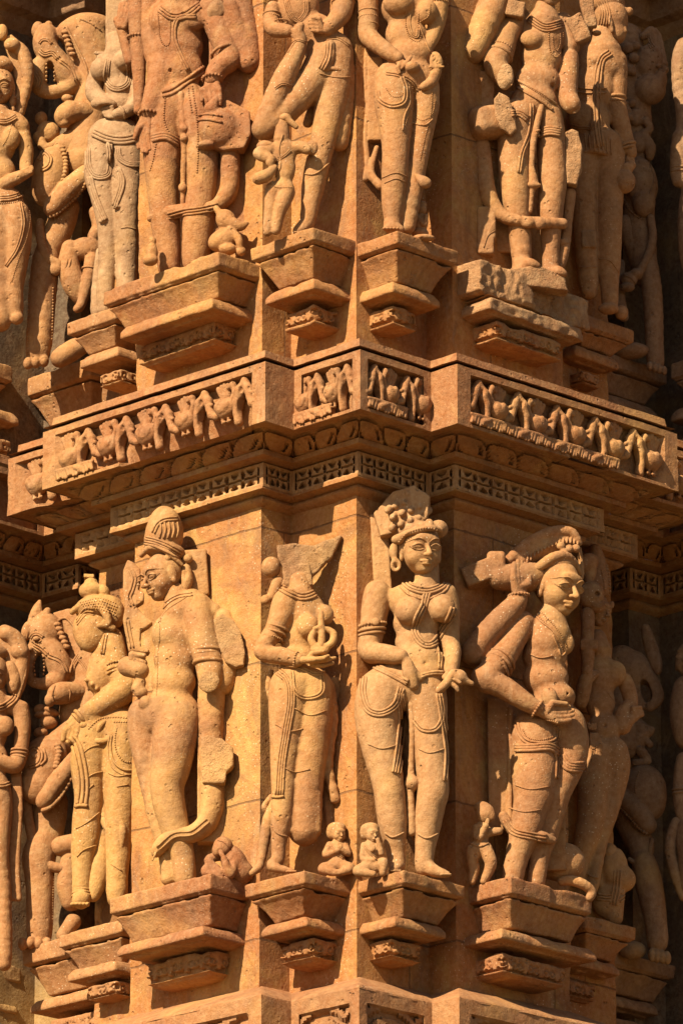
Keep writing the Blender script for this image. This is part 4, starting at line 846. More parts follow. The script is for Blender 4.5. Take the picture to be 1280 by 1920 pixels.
def yellow_statue():
    f = Fig('bending_statue', 'yellow bending woman statue with a worn away face and a topknot, reaching down', 'statue', 410, 'yellow').use(0, 1060, 4.5714); f.sh = -.25; f.x0 = 175
    f.e(900, 880, 0, 150, 220, 110, roll=8, k=50); f.e(860, 960, -60, 130, 150, 90, k=30, roll=10); f.e(960, 1150, 10, 160, 150, 110, k=50); f.l("920,600,0,90 940,720,0,120", k=40)
    f.e(970, 1400, 0, 230, 200, 150, k=60, roll=-4); f.e(800, 1000, -100, 60, 56, 50, k=20)
    f.l("960,620,0,90 985,760,-30,96 1010,900,-50,90 1080,1040,-80,110 930,1160,-110,104 780,1260,-140,84 680,1310,-150,60", k=30)
    f.l("800,1400,-20,170 780,1600,-20,160 760,1750,-20,140 765,2000,-24,116 745,2180,-20,112 735,2350,-10,110 715,2500,0,96 705,2680,0,76 695,2820,0,70", k=50)
    f.l("1060,1420,0,170 1040,1650,0,156 1040,1850,0,136 1030,2050,-6,120 1020,2250,0,110 1012,2450,0,96 1005,2640,0,86 1002,2860,0,84", k=50)
    f.l("705,2820,0,72 695,2870,-40,80", k=30); f.toes(690, 2910, -90, 120, 0, 24)
    for i in range(3): f.ring('anklet', (703, 2790 + 26 * i, 0), (0, 80, 0), 74 + 6 * i, 10)
    f.hand((660, 1320, -160), (620, 1410, -176), (46, 20, 0), (-20, 96, 10), (36, 30, 20), th=((560, 1420, -180), (540, 1500, -176)), r=26)
    f.e(790, 570, -20, 165, 190, 130, roll=-22, g='head', k=20); f.e(760, 620, -70, 110, 130, 80, roll=-20, g='head', k=30); f.l("700,680,-60,14 760,720,-70,12", g='head')
    f.e(830, 380, 20, 190, 120, 160, g='hair', k=30); f.e(960, 400, 40, 110, 150, 110, g='hair', k=30, roll=-20); f.e(780, 220, 20, 105, 80, 90, g='hair', k=20); f.e(780, 150, 20, 60, 50, 50, g='hair', k=16); f.bx(765, 100, 10, 46, 18, 40, g='hair')
    f.e(890, 230, 30, 50, 70, 60, roll=-25, g='hair', k=14); f.l("620,400,-70,26 700,340,-110,30 800,330,-130,26", g='hair', k=10); f.l("860,340,-120,40 910,420,-140,36 930,500,-130,30 850,520,-130,26", g='hair_ornament', k=12); f.l("900,500,-120,40 970,540,-100,30", g='hair_ornament')
    for i in range(6): f.d('hair_curls', [(655 + i * 3, 470 + i * 22), (720 + i * 8, 375 + i * 26), (800 + i * 3, 370 + i * 30)], 5) if i < 3 else None
    for i in range(5): f.b('hair_curls', [(690 + i * 12, 320 - i * 0 + i * 14), (850, 285 + i * 22), (1000, 330 + i * 26)], 8, 22)
    f.d('necklace', "905,600 890,680 880,760", 9, strands=2, gap=22)
    f.ring('armlet', (1000, 870, -50), (10, 100, -20), 98, 12, beads=True); f.ring('armlet', (1004, 915, -50), (10, 100, -20), 98, 13); f.ring('armlet', (1006, 945, -54), (10, 100, -20), 98, 12); f.ring('bangle', (690, 1310, -150), (-80, 60, -20), 72, 18); f.ring('bangle', (660, 1328, -155), (-80, 60, -20), 60, 13)
    f.e(720, 1370, -190, 40, 32, 30, g='bangle')
    f.e(740, 985, -150, 24, 20, 20); f.e(790, 1020, -150, 20, 20, 18); f.e(830, 1060, -140, 18, 18, 16)
    f.b('girdle', "760,1400 850,1320 980,1305 1090,1310", 10, 22); f.b('girdle', "980,1345 1090,1345", 9, 20)
    f.b('girdle', "1000,1400 985,1500 1000,1600 1060,1680 1150,1690", 9, 20); f.d('girdle', "960,1460 950,1560 975,1680 1050,1750 1140,1760", 9); f.d('girdle', "940,1460 925,1580 955,1720 1040,1790 1130,1795", 6)
    f.l("800,1500,-160,14 860,1380,-170,28 900,1340,-160,16", g='tassel'); f.l("780,1495,-160,22 860,1510,-170,26 925,1500,-160,20", g='tassel', k=8)
    f.d('sash', "600,1480 660,1560 700,1740 715,1900 700,2060", 12, strands=3, gap=34); f.d('sash', "650,2070 700,2060 750,2065", 14)
    f.l("890,1900,0,34 880,2060,0,36 900,2200,-20,36 960,2290,-50,30 1020,2330,-70,26", g='looped_scarf', k=20); f.l("1040,2180,-90,30 1050,2300,-90,34 1040,2420,-80,20", g='looped_scarf', k=8)
    for t in ("650,2260 740,2210 850,2120", "660,2500 720,2440 830,2400", "720,1840 800,1790 880,1770", "930,1780 1000,1810 1080,1800"): f.d('body', t, 5)
    for t in ("700,1620 780,1560 860,1540", "720,1960 800,1880", "1000,1900 1100,1880", "950,2560 1040,2620"): f.d('garment_line', t, 5)
    f.l("850,2300,70,90 870,2420,60,80 850,2600,50,90 820,2750,40,80 800,2840,20,50", g='seated_figure', k=20)
    return f.build(8)
def left_beast():
    f = Fig('rearing_beast_statue', 'rearing horned beast over an elephant head, left recess of the lower row', 'statue', 580, 'tan').use(0, 1050, 2.6228)
    f.l("440,330,50,80 420,450,60,80 400,600,60,80 380,760,60,90", k=30); f.pl("262,262 330,248 420,250 560,300 560,760 360,780 350,560 330,440 285,380", 20, 50, slant=-.3)
    f.e(225, 350, 0, 86, 96, 70, roll=-20, k=20); f.l("200,400,0,54 270,470,-10,60 300,550,-10,60", k=16); f.l("165,430,0,30 150,520,0,24 155,590,0,26 210,610,-10,28 280,590,-20,50", k=10); f.e(190, 520, -10, 26, 62, 90, roll=10, k=6, op=-1)
    f.e(178, 388, -62, 17, 12, 12, g='eye', k=3); f.d('eye_ridge', "150,385 165,366 190,364 212,380", 4, strands=2, gap=9); f.d('eye_ridge', "155,400 180,408 205,396", 3)
    f.e(148, 440, -40, 16, 13, 14, k=4); f.d('snout_fold', "165,420 200,440 230,470", 3.5, strands=3, gap=12); f.d('cheek_fold', "240,470 300,500 330,560", 4, strands=2, gap=14)
    for k in range(6): f.e(166 + 3 * abs(k - 3), 470 + k * 19, -34, 6, 8, 12, g='teeth', k=2); f.e(218 - 2 * abs(k - 3), 478 + k * 17, -36, 6, 7, 12, g='teeth', k=2)
    f.l("165,330,0,34 180,260,0,30 195,205,0,10", g='horn', k=10); f.l("215,290,-20,30 235,250,-20,18", g='horn', k=8); f.e(135, 350, 0, 30, 52, 30, g='ear', roll=14, k=6); f.d('ear', "125,320 140,350 135,390", 3, strands=2, gap=10)
    for k in range(6): f.e(282 + 9 * k, 318 + 22 * k, -60, 19, 12, 16, g='mane', k=3)
    f.d('mane', "285,300 330,290 390,370 400,440", 5); f.d('mane', "390,470 360,520 350,560", 5, strands=3, gap=9); f.d('mane', "380,480 430,550 440,640", 4, strands=2, gap=9)
    f.l("390,650,-10,46 310,655,-50,52 280,660,-60,48", g='paw', k=14); f.e(245, 690, -70, 26, 34, 30, g='paw', k=8); f.d('paw', "270,620 258,660 262,700", 4); f.d('paw', "330,620 345,650 340,700", 3)
    f.e(240, 800, 20, 44, 34, 36, g='small_rider', k=8); f.e(225, 765, 20, 56, 18, 40, g='small_rider', k=6); f.e(200, 735, 20, 34, 26, 30, g='small_rider', k=6); f.e(250, 745, 0, 46, 16, 36, g='small_rider', k=6, roll=20); f.e(200, 850, 20, 36, 26, 30, g='small_rider', k=8)
    g = 'elephant_head'; f.e(215, 1020, -20, 118, 158, 96, g=g, k=14, roll=6); f.e(180, 1110, -50, 84, 96, 76, g=g, k=20); f.l("300,900,0,70 380,860,30,90", g=g, k=20); f.e(270, 950, -60, 60, 76, 40, g=g, k=8)
    f.l("370,980,-60,40 300,1070,-90,48 235,1160,-90,46 215,1190,-84,40", g='trunk', k=8); f.e(200, 1075, -100, 30, 18, 20, g='trunk', k=10)
    for k in range(13): t = k / 12; f.e(212 + 135 * t, 1232 - 30 * t - 120 * t * t, -100, 12, 12, 14, g='tusk_beads', k=3)
    for k in range(7): f.e(290 - 4 * abs(k - 2), 912 + k * 18, -104, 18, 11, 14, g='tusk_beads', k=3)
    f.d('ornament', "130,960 165,925 200,950 190,1000 145,1020", 5, strands=2, gap=13); f.e(170, 965, -110, 16, 16, 12, g='ornament'); f.d('ornament', "215,930 225,980 200,1010", 5)
    f.l("250,1200,40,84 240,1320,40,74 230,1420,20,60", k=20); f.l("135,1190,-10,20 148,1320,-20,24 180,1430,-34,26 230,1500,-40,27 300,1520,-40,24", g='tail', k=6)
    f.l("205,1400,10,70 190,1470,0,78 195,1560,0,68 198,1680,0,64 195,1780,0,60 195,1850,0,58", k=20)
    for k in range(4): f.e(112 + 40 * k, 1890 - 6 * (k == 1), -50, 24, 32, 34, k=5)
    f.l("300,1410,-30,50 360,1400,-30,52", g='kneeling_leg', k=10); f.l("340,1480,-20,44 330,1600,-20,50 350,1680,-10,50", g='kneeling_leg', k=10); f.l("360,1780,10,40 310,1850,10,34", g='kneeling_leg', k=10); f.b('mane', "262,1560 258,1700 256,1800", 6, 13)
    return f.build(9)
def far_left_woman(yoff=0):
    f = Fig('standing_woman_statue', 'half-seen woman statue at the left picture edge of the lower row', 'statue', 520, 'tan').use(0, 1060, 4.5714)
    f.e(-60, 1400, 0, 130, 210, 110, k=40); f.e(40, 1380, -80, 80, 90, 70, k=20); f.l("-40,1050,0,80 -40,1200,0,120", k=40); f.e(-40, 1680, 0, 110, 160, 100, k=40); f.e(-60, 1950, 0, 150, 200, 120, k=50)
    f.l("180,1230,10,70 195,1400,10,66 180,1560,10,60 160,1660,0,62 120,1720,-20,66 20,1690,-60,56 -60,1670,-90,50", k=26)
    f.l("-20,1950,0,110 10,2100,0,90 0,2300,-6,84 -10,2500,-4,80 20,2750,0,70 34,3000,0,60 36,3200,0,64 36,3420,0,60", k=40)
    f.head(-70, 960, -10, 160, yaw=-10, pitch=14); f.e(-60, 760, 20, 130, 80, 120, g='hair', k=20); f.l("80,880,20,60 120,980,30,60 110,1060,20,50", g='hair', k=20); f.e(100, 1030, 0, 44, 50, 40, g='earring')
    f.l("-60,1190,10,90 110,1210,10,74 170,1250,10,66", k=24); f.pl("-60,540 60,530 190,640 245,760 230,960 170,1150 110,1140 90,980 60,860 -20,700", 60, 50, g='back_slab')
    f.l("40,570,30,60 130,640,40,70 190,760,50,64 180,900,60,60 160,1060,60,50", g='raised_arm', k=30); f.e(60, 590, 0, 70, 56, 50, g='raised_arm', k=16); f.e(170, 740, 10, 80, 70, 60, g='raised_arm', k=20)
    f.d('necklace', "-40,1230 30,1210 110,1160 140,1110", 9, strands=3, gap=22); f.ring('armlet', (170, 1590, 6), (-10, 90, 0), 68, 12); f.ring('armlet', (166, 1620, 4), (-10, 90, 0), 68, 12); f.ring('armlet', (160, 1650, 2), (-14, 90, 0), 66, 10)
    f.d('girdle', "-60,1880 20,1890 90,1870", 9, strands=2, gap=22)
    for i in range(3): f.l([(110 + 26 * i, 1750, 60, 22), (120 + 26 * i, 2100, 60, 24), (90 + 28 * i, 2500, 60, 26), (104 + 28 * i, 2860, 60, 26)], g='hanging_scarf', k=10)
    return f.build(10)
def skull_staff_bearer():
    f = Fig('skull_staff_statue', 'shadowed woman statue behind a staff topped by a skull, right side lower row', 'statue', 375, 'rose').use(1040, 1020, 5.0541); f.sh = .25; f.x0 = 1130
    f.e(430, 1250, 20, 170, 220, 130, k=50); f.e(560, 1230, -40, 115, 130, 100, k=24); f.e(430, 1500, 20, 140, 180, 110, k=50); f.l("400,900,40,90 420,1020,30,120", k=40); f.e(460, 1760, 10, 160, 160, 120, k=60); f.e(474, 1725, -110, 12, 14, 20, k=8, op=-1)
    f.l("660,1290,20,70 700,1400,10,70 720,1500,0,66", k=24); f.l("720,1520,-20,60 640,1620,-40,70 640,1740,-50,70 700,1680,-80,50 780,1620,-90,34", k=20)
    f.hand((740, 1650, -90), (775, 1600, -100), (20, 26, 0), (60, -10, 0), (-30, -24, 24), th=((740, 1560, -110), (810, 1550, -110)), r=22)
    f.l("250,1500,-40,60 270,1380,-80,70 300,1260,-110,60", k=20); f.hand((300, 1300, -120), (340, 1240, -130), (34, 10, 0), (50, -20, 0), (-20, -20, 30), th=((300, 1200, -140), (340, 1180, -150)), r=24)
    f.head(400, 640, 40, 135, yaw=52, pitch=14, roll=4)
    f.e(360, 400, 60, 150, 120, 130, g='crown', k=30); f.l("400,420,60,120 400,250,60,100 390,120,60,70 380,40,60,44", g='crown', k=30); f.b('crown', "490,210 510,330 515,450", 20, 34); f.b('crown', "440,250 460,350 470,440", 12, 22)
    f.e(540, 575, 0, 24, 36, 24, g='earring'); f.e(520, 620, 0, 20, 46, 20, g='earring')
    # staff
    f.l("300,980,-120,62 310,800,-120,64 310,660,-120,66", g='skull_staff', k=10); f.l("300,1220,-120,56 310,1110,-120,58 310,1030,-120,66", g='skull_staff', k=10); f.bx(320, 970, -120, 84, 50, 70, g='skull_staff', rr=14)
    f.e(340, 490, -120, 130, 140, 120, g='skull', k=30); f.e(400, 590, -150, 76, 66, 70, g='skull', k=30); f.e(395, 475, -225, 32, 30, 34, g='skull', k=8, op=-1); f.e(470, 480, -190, 28, 30, 34, g='skull', k=8, op=-1); f.e(440, 540, -215, 16, 22, 20, g='skull', k=5, op=-1)
    f.d('skull', "350,560 400,590 450,570", 5); f.d('teeth', "360,565 410,590 460,565", 5, strands=2, gap=24)
    f.l("330,360,-110,40 330,260,-110,64 300,200,-110,84 330,170,-110,84", g='skull_staff', k=16)
    f.use(1040, 1380, 4.5708)
    f.l("330,150,0,150 330,350,0,140 320,550,-10,122 310,700,-14,112 270,880,-10,100 230,1050,0,70 200,1230,0,56", k=40)
    f.l("480,150,20,150 520,300,20,116 490,500,20,92 440,700,20,80 390,900,20,60 340,1150,20,56 310,1320,20,54", k=40)
    f.b('necklace', "440,-380 480,-330 530,-260", 8, 14); f.b('girdle', "270,60 330,110 400,60", 8, 14)
    for i in range(5): f.l([(300 + 16 * i, -20, -150, 10), (310 + 22 * i, 80, -160, 12), (320 + 20 * i, 220, -150, 8)], g='scorpion_charm', k=4)
    for i in range(7): f.l([(290 + 10 * i, -60 + 8 * (i % 2), -150, 7), (270 + 14 * i, -110, -150, 7)], g='scorpion_charm', k=3)
    f.d('anklet', "270,1180 320,1210 370,1220", 8)
    return f.build(11)
def squatting_woman():
    f = Fig('squatting_attendant', 'small squatting figure seen from behind next to the skull staff bearer', 'statue', 420, 'rose').use(1040, 1380, 4.5708)
    f.e(500, 1120, 0, 120, 170, 100, k=40); f.e(560, 1230, 0, 130, 120, 110, k=40); f.e(450, 1420, 0, 130, 150, 90, k=40); f.e(470, 1010, -20, 70, 90, 70, g='head'); f.l("460,1070,-50,26 520,1110,-70,24", g='head')
    f.l("400,1120,-10,44 380,1240,-20,36 380,1280,-30,32", k=14); f.l("520,1350,-20,80 510,1560,0,70", k=30)
    f.d('skirt_fold', "540,1160 530,1300 500,1450", 8, strands=3, gap=26); f.d('skirt_fold', "360,1380 440,1390 500,1385", 8, strands=3, gap=22); f.d('skirt_fold', "550,1420 600,1380 640,1350", 7, strands=2, gap=22)
    return f.build()
def right_beast():
    f = Fig('rearing_beast_statue', 'dull brown horned beast with an open jaw in the right recess, lower row', 'statue', 610, 'dull').use(1040, 1020, 5.0541)
    f.e(740, 1200, 0, 170, 180, 130, k=40); f.l("600,1080,30,90 780,1080,0,60", k=40); f.l("850,1240,0,90 940,1360,0,66 960,1460,0,66 900,1540,0,54", k=30); f.l("780,1320,0,60 800,1460,0,50 820,1540,0,40", k=20); f.e(860, 1400, -20, 50, 110, 160, roll=-14, k=16, op=-1)
    f.l("860,800,10,44 900,950,10,64 950,1120,10,64 970,1200,10,44", g='horn', k=16); f.l("640,1100,60,140 640,1500,60,150 650,1900,60,160", k=60)
    f.l("780,1720,-10,70 860,1780,-20,60 920,1760,-20,30", g='small_rider', k=20); f.e(800, 1830, 0, 90, 100, 70, g='small_rider', k=30); f.l("860,1860,-20,34 900,1900,-20,34", g='small_rider'); f.l("800,1950,0,50 880,2060,0,34 760,2080,0,36", g='small_rider', k=20)
    f.use(1040, 1380, 4.5708)
    f.e(760, 480, 0, 195, 235, 150, g='elephant_head', k=50); f.e(840, 560, -20, 110, 160, 110, g='elephant_head', k=40); f.l("540,500,-60,60 680,620,-70,84 800,770,-70,72", g='elephant_head', k=30)
    f.b('tusk_beads', "545,600 640,700 730,800 840,865", 17, 26); f.b('tusk_beads', "720,310 690,400 690,500", 11, 20)
    f.l("450,200,120,130 560,500,130,130 700,900,90,110", k=40); f.e(740, 950, 40, 110, 160, 90, k=40); f.l("640,1060,-30,20 720,1100,-50,22 800,1060,-50,22 830,900,-40,20", g='strap', k=8)
    f.l("760,1080,0,100 800,1250,0,110 840,1450,0,100 870,1650,0,86 880,1780,0,84", k=40)
    for i in range(4): f.e(830 + 44 * i, 1880 + 8 * i, -40, 34, 60, 50, k=14)
    f.e(660, 1840, 20, 120, 80, 80, g='rear_paw', k=20)
    return f.build(12)
def far_right_statue():
    f = Fig('standing_woman_statue', 'dark half-seen statue at the right picture edge of the lower row', 'statue', 560, 'dull').use(1040, 1380, 4.5708)
    f.l("1130,-400,0,120 1120,-200,0,130 1140,0,0,120", k=40); f.l("1100,200,-20,60 1085,400,-20,70 1080,560,-20,60 1090,680,-20,50", k=30); f.e(1150, 900, 0, 110, 180, 90, k=40); f.l("1150,800,0,110 1160,1300,0,90", k=40)
    f.ring('armlet', (1085, 470, -20), (0, 90, 0), 76, 12); f.ring('armlet', (1085, 500, -20), (0, 90, 0), 74, 10)
    f.l("1040,740,-10,44 1000,860,0,46 990,1000,0,44 1030,1180,0,44 1100,1380,0,40", g='looped_scarf', k=16); f.head(1160, -640, 0, 150, yaw=-20)
    return f.build(13)
LOW = [headless_woman, cap_statue_arm_up, standing_child, round_pot, crowned_male, crouching_attendant, yellow_statue, left_beast, far_left_woman, skull_staff_bearer, squatting_woman, right_beast, far_right_statue]
for fn in LOW: fn()
small_attendant(440 + 450 / 2.3415, 880 + 1680 / 2.3415, 0, 'small seated attendant in a cap, left of the corner edge', 'seated_attendant', 1, 0, Y0=8)
small_attendant(440 + 597 / 2.3415, 880 + 1682 / 2.3415, 0, 'small seated attendant with one knee raised beside the pale goddess', 'seated_attendant', 1, 1, Y0=-40, mat='pale')
# ------------------------------------------------------------------ upper row of statues
def male_with_pot():
    f = Fig('male_statue', 'red sandstone male statue with a long staff, lowered open palm and water pot, upper row', 'statue', 130, 'red').use(0, 0, 2.6667); f.sh = -.35; f.x0 = 335
    f.e(890, 100, 0, 150, 150, 96, k=40); f.e(890, 230, 0, 130, 120, 86, k=40); f.e(905, 350, 0, 116, 110, 80, k=40); f.e(900, 520, 0, 150, 130, 100, k=40); f.e(830, 100, -60, 70, 60, 44, k=30); f.e(975, 90, -50, 70, 60, 44, k=30); f.e(850, 350, -84, 11, 11, 20, k=8, op=-1)
    f.l("890,-160,0,60 890,-40,0,110", k=30); f.head(890, -260, -20, 105, yaw=-25, pitch=14)
    f.l("830,560,0,100 815,700,-4,96 812,820,-8,90 815,950,-14,76 825,1080,-8,72 835,1200,0,62 845,1330,4,58", k=24)
    f.l("980,560,-10,100 1005,700,-14,92 1010,820,-18,84 1005,960,-24,72 995,1100,-16,78 985,1200,-10,72 975,1310,-6,64", k=24)
    f.l("760,-40,20,70 740,120,10,60 800,330,-30,62 780,460,-60,58 745,560,-84,44", k=24); f.hand((735, 590, -90), (712, 660, -100), (30, 8, 0), (10, 90, 6), (6, 20, -20), th=((690, 640, -120), (672, 690, -124)), r=13)
    f.l("620,160,20,30 590,100,20,24", k=8); f.l("650,300,20,30 612,150,20,28", k=8); f.hand((610, 130, -10), (625, 60, -20), (26, 4, 0), (6, -60, 10), (20, 20, 30), r=12)
    f.l("680,-300,-20,50 685,0,-20,48 690,190,-20,44 696,420,-20,32 692,545,-20,24", g='staff', k=4); f.ring('staff_ring', (683, 185, -20), (0, 80, 0), 48, 8, beads=True); f.e(692, 555, -20, 22, 14, 22, g='staff')
    f.l("1060,40,-10,70 1110,180,-20,66 1150,290,-40,56 1100,330,-80,52 1062,392,-104,44", k=20); f.hand((1060, 400, -108), (1062, 450, -120), (34, 0, 0), (8, 70, -10), (0, 40, 30), th=((1010, 450, -120), (1010, 500, -116)), r=13)
    f.l("1180,-120,20,60 1215,60,20,58 1240,200,16,60 1246,310,10,60", k=10); f.l("1246,300,10,58 1180,120,-20,50 1150,30,-40,40", k=14); f.Mt['broken_hand'] = 'broken'; f.e(1085, 50, -60, 52, 60, 40, g='broken_hand', roll=10)
    g = 'water_pot'
    f.e(1100, 640, -70, 112, 112, 80, g=g, k=20); f.pl('1040,560 1140,512 1250,568 1256,680 1222,752 1120,766 1040,740', -40, 50, g=g, k=14, slant=-.3); f.e(1030, 730, -100, 52, 22, 50, g=g, k=8); f.l("1060,540,-110,40 1080,500,-120,24", g=g, k=10); f.d(g, "985,600 1040,596 1110,610", 6); f.d(g, "990,575 1050,570 1110,580", 5)
    f.l("1150,760,-10,50 1150,900,-10,46 1130,980,-20,44 1070,1030,-50,30 980,1040,-60,30 900,1050,-60,30 820,1065,-50,34 755,1090,-40,20", g='looped_scarf', k=14); f.bx(1150, 700, 60, 110, 560, 40, g='back_slab')
    f.d('looped_scarf', "1090,1030 1000,1050 920,1060 840,1080", 5, strands=3, gap=14)
    f.d('girdle', "812,470 860,455 920,415 980,370 1040,330", 7, strands=2, gap=22); f.b('girdle', "810,452 860,435 920,395 980,350 1035,315", 6, 12)
    f.l("905,470,-90,18 915,600,-96,20 920,760,-90,16 915,900,-80,14 912,1040,-70,10", g='sash', k=6); f.e(920, 640, -110, 24, 22, 20, g='sash'); f.e(920, 690, -110, 22, 20, 20, g='sash'); f.e(912, 935, -90, 22, 26, 18, g='sash')
    f.d('thigh_band', "760,690 830,680 900,720", 8, strands=3, gap=13); f.b('girdle', "825,490 820,600 850,670", 6, 12); f.b('girdle', "780,720 765,800 750,850", 6, 12); f.b('girdle', "960,430 985,600 990,760 985,860", 6, 12); f.b('girdle', "940,440 960,560", 6, 12)
    f.b('necklace', "790,60 800,180 825,225 850,200 850,60", 5, 10); f.d('necklace', "800,40 860,80 930,70 1000,20", 6, strands=3, gap=14); f.d('necklace', "980,80 890,90 870,180 900,270 940,350", 6, strands=2, gap=12)
    f.ring('armlet', (1120, 262, -40), (30, 70, -10), 66, 9); f.ring('bangle', (1062, 392, -104), (0, 60, -10), 50, 9, beads=True); f.ring('bangle', (745, 572, -86), (-10, 60, -14), 50, 10, beads=True)
    return f.build(20)
def crouching_creature():
    f = Fig('crouching_animal', 'small crouching animal with clawed feet at the right end of the long upper bracket', 'statue', 70, 'red').use(0, 0, 2.6667)
    f.e(1120, 1200, 0, 84, 60, 60, roll=-20, k=20); f.e(1130, 1100, -10, 50, 60, 50, roll=-30, k=16); f.l("1150,1110,-30,34 1200,1130,-40,24 1235,1115,-40,10", k=8); f.l("1150,1150,-40,22 1190,1190,-50,20 1200,1230,-50,16", k=8); f.e(1140, 1245, -30, 46, 30, 40, k=10); f.e(1205, 1255, -40, 26, 26, 24, k=6)
    f.l("1080,1040,-20,16 1110,1080,-30,20", k=6); f.e(760, 1260, 60, 30, 50, 30, g='side_figure'); f.e(752, 1300, 50, 40, 30, 34, g='side_figure'); f.e(762, 1205, 60, 20, 24, 20, g='side_figure'); return f.build()
def pale_woman():
    f = Fig('woman_statue', 'pale grey headless woman statue holding a shell shaped dish, upper row left', 'statue', 350, 'grey').use(0, 0, 2.6667); f.sh = -.25; f.x0 = 220
    f.e(585, 330, 0, 88, 110, 66, k=30); f.e(600, 440, 0, 72, 80, 56, k=30); f.e(600, 520, 0, 78, 60, 56, k=30); f.e(575, 690, 0, 140, 120, 94, k=36); f.e(505, 345, -40, 56, 60, 50, k=12); f.e(618, 300, -56, 50, 52, 46, k=12); f.l("575,200,10,50 590,260,0,70", k=20)
    f.l("525,740,0,90 505,860,0,84 520,960,-4,72 540,1080,-6,60 545,1180,0,54 540,1300,0,46 528,1420,0,42 525,1545,0,42", k=20); f.l("630,740,0,92 640,860,-4,84 635,980,-10,70 630,1100,-10,62 635,1220,-6,56 635,1330,0,50 632,1390,0,48 630,1520,0,46", k=20)
    f.l("520,300,20,44 480,400,20,46 475,470,10,44 540,520,-30,36", k=14); f.l("690,430,10,46 690,500,-20,40 640,550,-60,32 580,570,-80,28", k=14)
    f.hand((585, 572, -84), (545, 566, -92), (4, 18, 0), (-36, -8, -4), (0, -14, 10), th=((560, 530, -100), (520, 540, -100)), r=8)
    f.e(520, 520, -92, 68, 34, 40, g='dish', k=4, roll=4); f.e(535, 540, -120, 54, 22, 40, g='dish', k=4, op=-1, roll=4)
    f.l("480,262,-10,10 560,270,-10,12", g='hair_stub'); f.l("560,250,0,20 600,200,10,24 640,160,20,20", g='hair_stub', k=6)
    f.bx(585, 60, 90, 56, 190, 60, g='back_slab'); f.l("505,1260,30,26 490,1400,30,30 486,1520,20,34 486,1560,20,34", g='garment_end'); f.bx(620, 900, 80, 60, 460, 40, g='back_slab')
    f.d('necklace', "540,300 530,380 555,430 600,440 640,410 645,340 640,280", 5, strands=3, gap=10); f.d('girdle', "470,660 540,690 620,700 710,680", 7, strands=3, gap=16)
    f.d('girdle', "440,740 445,830 480,880 540,870 550,780 545,720", 5, strands=3, gap=10); f.d('girdle', "590,740 600,790 650,820 715,820", 5, strands=3, gap=9); f.d('sash', "590,840 610,900 600,960 575,1030", 6, strands=3, gap=10); f.d('sash', "450,880 470,960 500,1040 525,1100", 6, strands=3, gap=10); f.l("545,720,-100,16 545,790,-100,12", g='sash'); f.e(585, 1035, -80, 24, 12, 14, g='sash'); f.e(515, 1105, -70, 24, 12, 14, g='sash')
    f.d('garment_line', "605,1140 640,1135 680,1145", 3); f.ring('bangle', (610, 562, -74), (-40, 14, -20), 32, 7)
    return f.build(21)
